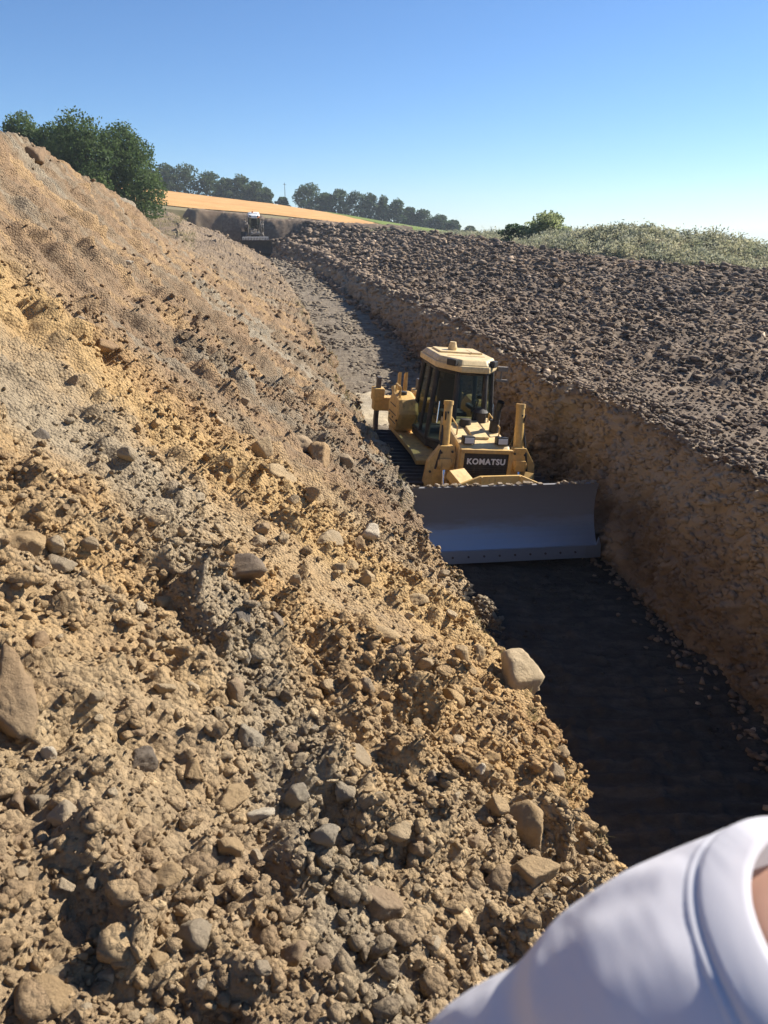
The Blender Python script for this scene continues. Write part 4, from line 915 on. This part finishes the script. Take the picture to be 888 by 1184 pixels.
    B().cyl((.05, -.635, 1.72), (.16, -.55, 2.25), .012, n=6).done('wiper', 'black', cab)
    rf = [(-.27, -.64), (.27, -.64), (.61, -.10), (.61, 1.14), (-.61, 1.14), (-.61, -.10)]
    ri_ = [(x_*.86, y_*.86+.04) for x_, y_ in rf]
    roof = B().loft([(x_, y_, zt+.03) for x_, y_ in rf], [(x_, y_, zt+.15) for x_, y_ in rf], .03)
    roof.loft([(x_*.97, y_*.97+.01, zt+.15) for x_, y_ in rf], [(x_, y_, zt+.25) for x_, y_ in ri_], .03).box((0, .62, zt+.25), (.86, .62, .07), bev=.03)
    roof.box((0, .0, zt+.245), (.74, .04, .03)).box((.2, .45, zt+.285), (.02, .4, .012)).box((-.2, .85, zt+.285), (.3, .02, .012)); rfo = roof.done('roof', roof_mat, T)
    B().cyl((-.12, .55, zt+.27), (-.12, .55, zt+.34), .09).cyl((-.12, .55, zt+.34), (-.12, .55, zt+.44), .085, .06).done('beacon', roof_mat if letters else 'orange', rfo)
    if not letters: B().box((0, -.60, zt+.09), (.56, .06, .10)).box((.45, -.36, zt+.09), (.45, .05, .10), (0, 0, .95)).done('roof_edge', 'orange', rfo)
    for x_ in (-.38, .38): 
        wl = B().box((x_*1.05, -.46, zt+.19), (.20, .10, .12), (0, 0, -.9*(1 if x_ > 0 else -1)*-1), .015).done('work_lamp', 'black', rfo)
    B().box((.72, -.10, zt+.06), (.20, .09, .09)).box((.72, -.12, zt-.16), (.24, .05, .05)).box((.70, -.12, zt-.05), (.03, .03, .2)).cyl((.58, -.05, zt+.05), (.72, -.1, zt+.02), .015, n=6).done('mirror', 'pale', rfo)
    # blade: curved mouldboard, cutting edge and end bits, push arms behind
    Bl = empty('blade', (0, -2.72, .02), (0, blade_tilt, 0)); Bl.parent = T; Bl.name = 'blade'
    prof = [(-.27-.62*(q*q-1.12*q), .20+1.10*q) for q in np.linspace(0, 1, 14)]
    hw = 1.79
    mb = B().prism([(y_, z_) for y_, z_ in prof]+[(y_+.07, z_) for y_, z_ in prof[::-1]], -hw+.06, hw-.06, bev=0).taper(.045, 1.22).done('mouldboard', 'blade' if letters else 'black', Bl)
    B().box((0, -.285, .115), (2*hw-.5, .035, .22), (-.12, 0, 0), .004).done('cutting_edge', 'blade' if letters else 'black', Bl)
    for s_ in (-1, 1):
        B().prism([(s_*(hw-.25), .0), (s_*(hw+.04), -.0), (s_*(hw+.02), .22), (s_*(hw-.03), .36), (s_*(hw-.06), .225), (s_*(hw-.25), .225)], -.30, -.262, 'y', .003).done('end_bit', 'blade', Bl)
        B().prism([(y_-.01, z_) for y_, z_ in prof]+[(.22, 1.05), (.22, .3)], s_*(hw-.06), s_*(hw-.03), bev=0).taper(.045, 1.22).done('end_plate', 'blade', Bl)
    bl = B()
    for k in range(11): bl.cyl((-1.35+k*.27, -.32, .12), (-1.35+k*.27, -.295, .12), .018, n=8)
    bl.done('edge_bolts', 'steel', Bl)
    rd_ = random.Random(5); ds = B()
    for k in range(38):
        x_ = rd_.uniform(-1.65, 1.65); ds.box((x_, prof[-1][0]+.03+rd_.uniform(-.02, .03), 1.315+rd_.uniform(-.01, .01)), (rd_.uniform(.03, .12), rd_.uniform(.04, .08), rd_.uniform(.02, .05)), (rd_.uniform(-.3, .3), rd_.uniform(-.3, .3), rd_.uniform(0, 3)), .008)
    ds.done('caked_soil', 'wall', Bl)['kind'] = 'stuff'
    bk = B().box((0, .12, .95), (2*hw-.3, .2, .1)).box((0, .12, .35), (2*hw-.2, .3, .14))
    for x_ in (-1.2, -.45, .45, 1.2): bk.box((x_, .12, .68), (.06, .26, .7))
    bk.prism([(-.78, 1.25), (-.34, 1.41), (.36, 1.41), (.74, 1.25)], -.02, .04, 'y', .01).box((-.32, -.03, 1.33), (.03, .04, .15)).box((.34, -.03, 1.33), (.03, .04, .15)); bk.done('blade_back', body, Bl)
    if bars:
        sg = B().box((0, -.1, 1.56), (2*hw-.9, .06, .05)).box((0, -.1, 1.26), (2*hw-.6, .06, .05))
        for k in range(17): sg.box((-1.28+k*.16, -.1, 1.40), (.085, .05, .30))
        sg.done('spill_guard', 'whitepaint', Bl)
    pa_ = B()
    for s_ in (-1, 1): pa_.box((.56*s_, -1.95, .60), (.16, 1.5, .2), (.12, 0, .10*s_))
    pa_.cyl((.5, -1.6, .9), (.2, -2.55, 1.1), .06).box((-.55, -2.15, 1.18), (.36, .34, .16), (.5, 0, .5)).box((.66, -2.15, 1.14), (.16, .4, .12), (.6, 0, -.6)); pa_.done('push_frame', body, T)
    # ripper at the back
    rp = B().box((0, 3.30, 1.34), (2.1, .30, .32), bev=.03)
    for s_ in (-1, 1):
        rp.box((.45*s_, 2.45, 1.30), (.13, 1.7, .15), (.05, 0, 0)).box((.45*s_, 2.4, .82), (.13, 1.7, .15), (.28, 0, 0)).cyl((.62*s_, 1.85, 1.0), (.62*s_, 3.1, 1.75), .07)
        rp.cyl((.30*s_, 1.8, 1.9), (.34*s_, 3.1, 1.5), .075)
    ro = rp.done('ripper_beam', body, T)
    for x_ in (-.95, 0, .95):
        B().prism([(3.2, 1.95), (3.38, 1.95), (3.40, .95), (3.2, .42), (3.12, .48), (3.22, .98)], x_-.045, x_+.045, bev=.008).done('shank', 'steel', T)
        B().box((x_, 3.30, 1.55), (.26, .34, .30), bev=.03).done('shank_holder', body, T)
    for x_ in (-.72, -.58): B().prism([(2.1, 1.4), (2.3, 1.4), (2.32, 2.2), (2.2, 2.26)], x_-.03, x_+.03, bev=.01).done('ripper_lug', body, T)
    return T
bulldozer('bulldozer', 'dusty yellow crawler bulldozer with a wide steel blade working in the near trench', (1.31, 14.85, -5.26), (0, R(5), R(11.5)), 'yellow', 'cream', R(-2.9), 'KOMATSU')
x2, y2 = -17.0, 108.6
bulldozer('bulldozer', 'small distant pale bulldozer with an orange topped cab at the far trench end', (x2, y2, -2.55), (R(14), 0, R(10)), 'pale', 'whitepaint', 0, None, True).scale = (1.22, 1.2, 1.42)

# ------------------------------------------------------------------ the person standing close by
def skin_mesh(name, joints, edges, root=0, sub=2):
    me = bpy.data.meshes.new(name); me.from_pydata([j[0] for j in joints], edges, []); o = bpy.data.objects.new(name, me); COL.objects.link(o)
    md = o.modifiers.new('s', 'SKIN'); o.modifiers.new('u', 'SUBSURF').levels = sub
    for i, (j, v) in enumerate(zip(joints, me.skin_vertices[0].data)):
        rr_ = j[1]; v.radius = rr_ if isinstance(rr_, tuple) else (rr_, rr_); v.use_root = (i == root)
    md.use_smooth_shade = True
    dg = bpy.context.evaluated_depsgraph_get(); out = bpy.data.meshes.new_from_object(o.evaluated_get(dg)); bpy.data.objects.remove(o); return out
def voxel(meshes, size, smooth=4):
    bm = bmesh.new()
    for m_ in meshes: bm.from_mesh(m_)
    me = bpy.data.meshes.new('v'); bm.to_mesh(me); bm.free(); o = bpy.data.objects.new('v', me); COL.objects.link(o)
    r = o.modifiers.new('r', 'REMESH'); r.mode = 'VOXEL'; r.voxel_size = size
    s_ = o.modifiers.new('s', 'SMOOTH'); s_.iterations = smooth; s_.factor = .5
    dg = bpy.context.evaluated_depsgraph_get(); out = bpy.data.meshes.new_from_object(o.evaluated_get(dg)); bpy.data.objects.remove(o); return out
def loft_rings(rings, n=48):
    """rings: (cx,cy,cz,rx,ry,tilt) ellipses; closed with caps"""
    V, Fq = [], []
    for cx, cy, cz, rx, ry, tl in rings:
        for k in range(n):
            a = 2*math.pi*k/n; x_, y_ = rx*math.cos(a), ry*math.sin(a); V.append((cx+x_*math.cos(tl), cy+y_, cz+x_*math.sin(tl)))
    for i in range(len(rings)-1):
        for k in range(n): Fq.append((i*n+k, i*n+(k+1) % n, (i+1)*n+(k+1) % n, (i+1)*n+k))
    Fq.append(tuple(range(n))[::-1]); Fq.append(tuple((len(rings)-1)*n+k for k in range(n)))
    me = bpy.data.meshes.new('loft'); me.from_pydata(V, [], Fq); return me
NX, NY, NZ = 0.288, 0.335, -0.374           # base of the neck
PERS = empty('person', (NX-.02, NY, NZ-1.44)); tag(PERS, 'person in a white crew neck t-shirt and jeans standing close by, mostly cut off', 'person')
o_ = (.02, 0, 1.44)
sk, ts_, b = M('skin', .5, 0, (.62, .36, .26), .35); b.inputs['Subsurface Weight'].default_value = .15; b.inputs['Subsurface Radius'].default_value = (.01, .004, .002)
MAT['skin'] = sk
hr, t, b = M('brown hair', .5, 0, (.07, .035, .02), .4); bump(t, b, noise(t, mapping(t, objc(t), (60, 60, 6)), 3, 3), .6, .004); MAT['hair'] = hr
dn_, t, b = M('blue denim', .9, 0, (.05, .08, .15), .1); t.links.new(ramp(t, noise(t, objc(t), 9, 6), [(.3, (.04, .06, .12)), (.7, (.08, .12, .2))]), b.inputs['Base Color']); MAT['denim'] = dn_
wt, t, b = M('white cotton', .9, 0, (.74, .725, .76), .1)
p = objc(t); wv = noise(t, mapping(t, p, (1, 1, .4)), 16, 3, .5); fw = noise(t, p, 700, 2)
ad = N(t, 'ShaderNodeMath', operation='MULTIPLY_ADD'); t.links.new(fw, ad.inputs[0]); ad.inputs[1].default_value = .02; t.links.new(wv, ad.inputs[2])
cr = N(t, 'ShaderNodeTexNoise', i_Scale=7.0, i_Detail=3.0, i_Roughness=.45, i_Distortion=.25); t.links.new(mapping(t, p, (2.2, .5, 1), (0, 0, .6)), cr.inputs['Vector'])
rib = N(t, 'ShaderNodeTexWave', i_Scale=240.0, i_Distortion=1.5); t.links.new(p, rib.inputs['Vector'])
ad = mth(t, 'ADD', mth(t, 'MULTIPLY', cr.outputs['Fac'], 1.0), mth(t, 'MULTIPLY', rib.outputs['Fac'], .006))
bump(t, b, ad, .38, .02); b.inputs['Sheen Weight'].default_value = .1; MAT['cotton'] = wt
tl = N(t, 'ShaderNodeBsdfTranslucent'); tl.inputs[0].default_value = (.72, .71, .74, 1); ms = N(t, 'ShaderNodeMixShader'); ms.inputs[0].default_value = .25
t.links.new(b.outputs[0], ms.inputs[1]); t.links.new(tl.outputs[0], ms.inputs[2]); t.links.new(ms.outputs[0], t.nodes['Material Output'].inputs[0])
HT = (.205, .01, 1.58)       # head leans over to the right, away from the lens
torso = [(0, 0, .84, .165, .115, 0), (0, 0, .95, .16, .11, 0), (0, 0, 1.05, .155, .105, 0), (0, .0, 1.18, .175, .115, 0), (0, 0, 1.28, .185, .115, 0), (0, 0, 1.345, .182, .105, 0), (0.0, 0, 1.375, .15, .085, 0), (.005, 0, 1.405, .10, .078, 0), (.015, -.01, 1.445, .066, .066, .1), (.055, .0, 1.485, .056, .058, .5), (.11, .005, 1.51, .054, .06, .7), (.15, .01, 1.53, .05, .06, .7)]
head = [(*[HT[i] for i in (0, 1)], HT[2]-.12, .035, .05, .3), (HT[0]-.02, HT[1]+.02, HT[2]-.10, .055, .075, .3), (HT[0]-.01, HT[1]+.01, HT[2]-.05, .072, .092, .3), (HT[0], HT[1], HT[2], .078, .098, .3), (HT[0]+.012, HT[1]-.005, HT[2]+.05, .074, .094, .3), (HT[0]+.025, HT[1]-.01, HT[2]+.09, .056, .072, .3), (HT[0]+.033, HT[1]-.01, HT[2]+.112, .025, .03, .3)]
J = []; E_ = []
def chain(pts):
    st = len(J)
    for q in pts: J.append(q)
    for k in range(st, len(J)-1): E_.append((k, k+1))
meshes = [loft_rings(torso), loft_rings(head)]
arms = {}
for s_ in (-1, 1):
    J, E_ = [], []; chain([((.12*s_, 0, 1.325), .045), ((.17*s_, 0, 1.30), .048), ((.215*s_, .01, 1.20), .045), ((.235*s_, .03, 1.07), .037), ((.245*s_, .09, .95), .035), ((.245*s_, .16, .84), .025), ((.243*s_, .18, .80), (.034, .018)), ((.242*s_, .20, .755), (.036, .016))])
    meshes.append(skin_mesh('a', J, E_)); arms[s_] = J
    for f in range(4):
        J, E_ = [], []; bx = .242*s_+(-.027+.018*f)*1.0; L = (.075, .085, .08, .062)[f]
        chain([((bx, .20, .765), .010), ((bx, .212, .735), .0095), ((bx, .212, .735-L*.5), .0085), ((bx, .198, .735-L), .007)]); meshes.append(skin_mesh('f', J, E_))
    J, E_ = [], []; chain([((.242*s_-.03*s_, .19, .79), .012), ((.242*s_-.05*s_, .205, .76), .010), ((.242*s_-.052*s_, .215, .73), .008)]); meshes.append(skin_mesh('t', J, E_))
    J, E_ = [], []; chain([((.08*s_, 0, .88), .09), ((.095*s_, 0, .70), .082), ((.10*s_, .005, .48), .058), ((.105*s_, .0, .33), .055), ((.11*s_, -.01, .10), .04), ((.11*s_, .0, .055), .042), ((.115*s_, .09, .04), .038), ((.12*s_, .16, .03), .028)]); meshes.append(skin_mesh('l', J, E_))
nose = bpy.data.meshes.new('n'); bm = bmesh.new()
for c_, r_s in (((HT[0]-.005, HT[1]+.105, HT[2]-.02), (.013, .018, .026)), ((HT[0]-.08, HT[1], HT[2]-.025), (.01, .02, .032)), ((HT[0]+.078, HT[1], HT[2]+.02), (.01, .02, .032)), ((HT[0]-.022, HT[1]+.098, HT[2]-.066), (.022, .008, .006))):
    bmesh.ops.create_uvsphere(bm, u_segments=16, v_segments=10, radius=1, matrix=Matrix.Translation(c_) @ Matrix.Diagonal((*r_s, 1)))
bm.to_mesh(nose); bm.free(); meshes.append(nose)
bd = voxel(meshes, .0065, 3); bd.materials.clear(); bo = link('body', bd, MAT['skin'], PERS, True)
for s_ in (-1, 1):
    bm = bmesh.new(); bmesh.ops.create_uvsphere(bm, u_segments=14, v_segments=8, radius=.012, matrix=Matrix.Translation((HT[0]+.03*s_+.0, HT[1]+.084, HT[2]+.008*(1+s_)))); me = bpy.data.meshes.new('eye'); bm.to_mesh(me); bm.free(); link('eye', me, MAT['whitepaint'], bo, True)
hc = [(a_, b_-.012, c_+.012, d_*1.09, e_*1.04, f_) for a_, b_, c_, d_, e_, f_ in head[2:]]
hair = loft_rings([(HT[0]-.01, HT[1]-.035, HT[2]-.06, .07, .07, .3)]+hc); link('hair', voxel([hair], .007, 4), MAT['hair'], PERS, True); 
# trousers and shirt are grown a little larger than the body
def grow(me, d):
    bm = bmesh.new(); bm.from_mesh(me); bm.normal_update()
    for v in bm.verts: v.co += v.normal*d
    bm.to_mesh(me); bm.free(); return me
leg = []
for s_ in (-1, 1):
    J, E_ = [], []; chain([((.075*s_, 0, .92), .10), ((.095*s_, 0, .70), .096), ((.10*s_, .005, .48), .074), ((.105*s_, .0, .30), .07), ((.11*s_, -.005, .07), .062)]); leg.append(skin_mesh('p', J, E_))
leg.append(loft_rings([(0, 0, .80, .16, .12, 0), (0, 0, .90, .176, .126, 0), (0, 0, .99, .17, .12, 0)])); link('trousers', voxel(leg, .008, 4), MAT['denim'], PERS, True)
for s_ in (-1, 1):
    J, E_ = [], []; chain([((.11*s_, -.05, .05), .05), ((.112*s_, .02, .05), .052), ((.118*s_, .11, .035), .045), ((.12*s_, .18, .03), .034)]); link('shoe', voxel([skin_mesh('k', J, E_)], .007, 2), MAT['black'], PERS, True)
sh = [loft_rings([(0, 0, .80, .195, .14, 0), (0, 0, .95, .185, .13, 0), (0, 0, 1.07, .18, .128, 0), (0, 0, 1.2, .195, .135, 0), (0, 0, 1.29, .202, .132, 0), (0, 0, 1.345, .200, .120, 0), (0, 0, 1.385, .182, .108, 0), (.0, 0, 1.415, .150, .096, 0), (.004, 0, 1.440, .112, .086, .03), (.012, 0, 1.456, .080, .076, .08)])]
for s_ in (-1, 1):
    J, E_ = [], []; chain([((.10*s_, 0, 1.345), .060), ((.165*s_, 0, 1.318), .074), ((.212*s_, .008, 1.24), .076), ((.236*s_, .016, 1.13), .074), ((.242*s_, .025, 1.06), .072)]); sh.append(skin_mesh('q', J, E_))
so = voxel(sh, .0055, 5)
bm = bmesh.new(); bm.from_mesh(so)      # soft folds pulled from the collar over the shoulder
for v in bm.verts:
    x_, y_, z_ = v.co; a = math.atan2(y_, x_-.01); r = math.hypot(x_-.01, y_)
    f = (math.sin(a*11+r*26+1.2*math.sin(r*40+a*3))+.6*math.sin(a*23-r*35))*.0018*max(0, min(1, (r-.10)/.05))*max(0, min(1, (.30-r)/.1))
    v.co += v.normal*f if False else Vector((0, 0, f))
CX_, CY_, CRX_, CRY_ = .010, -.022, .076, .088
cut = [v for v in bm.verts if v.co.z > 1.36 and ((v.co.x-CX_)/(CRX_+.006))**2+((v.co.y-CY_)/(CRY_+.006))**2 < 1]
bmesh.ops.delete(bm, geom=cut, context='VERTS')
for v in bm.verts:
    if v.is_boundary:
        a = math.atan2((v.co.y-CY_)/CRY_, (v.co.x-CX_)/CRX_); v.co.x = CX_+(CRX_+.004)*math.cos(a); v.co.y = CY_+(CRY_+.004)*math.sin(a)
bm.to_mesh(so); bm.free(); so.materials.clear()
bv = BVHTree.FromPolygons([tuple(v.co) for v in so.vertices], [tuple(p.vertices) for p in so.polygons])
shirt = link('shirt', so, MAT['cotton'], PERS, True)
def band(name, width, mat, parent):
    """flat knitted band lying on the shirt round the neck opening"""
    bm = bmesh.new(); n = 120; R_ = []; prof_ = [(-.004, .000), (-.003, .0035), (.002, .0048), (width-.003, .0042), (width, .003), (width+.0012, .0005), (width+.0035, .002), (width+.006, .0012), (width+.009, -.001)]
    for k in range(n):
        a = 2*math.pi*k/n; ring = []; ca, sa = math.cos(a), math.sin(a)
        for d_, h_ in prof_:
            x_, y_ = CX_+(CRX_+d_)*ca, CY_+(CRY_+d_)*sa
            hit = bv.ray_cast(Vector((CX_+(CRX_+max(d_, .016))*ca, CY_+(CRY_+max(d_, .016))*sa, 1.7)), Vector((0, 0, -1)))
            z_ = (hit[0].z if hit[0] else 1.43)
            ring.append(bm.verts.new((x_, y_, z_+h_+max(0, .016-d_)*.3)))
        R_.append(ring)
    for _ in range(6):
        zs = [[v.co.z for v in r] for r in R_]
        for k in range(n):
            for j in range(len(prof_)): R_[k][j].co.z = (zs[k-1][j]+2*zs[k][j]+zs[(k+1) % n][j])/4
    for k in range(n):
        for j in range(len(prof_)-1): bm.faces.new((R_[k][j], R_[(k+1) % n][j], R_[(k+1) % n][j+1], R_[k][j+1]))
    bmesh.ops.recalc_face_normals(bm, faces=bm.faces[:]); me = bpy.data.meshes.new(name); bm.to_mesh(me); bm.free(); return link(name, me, MAT[mat], parent, True)
band('collar', .024, 'cotton', shirt)
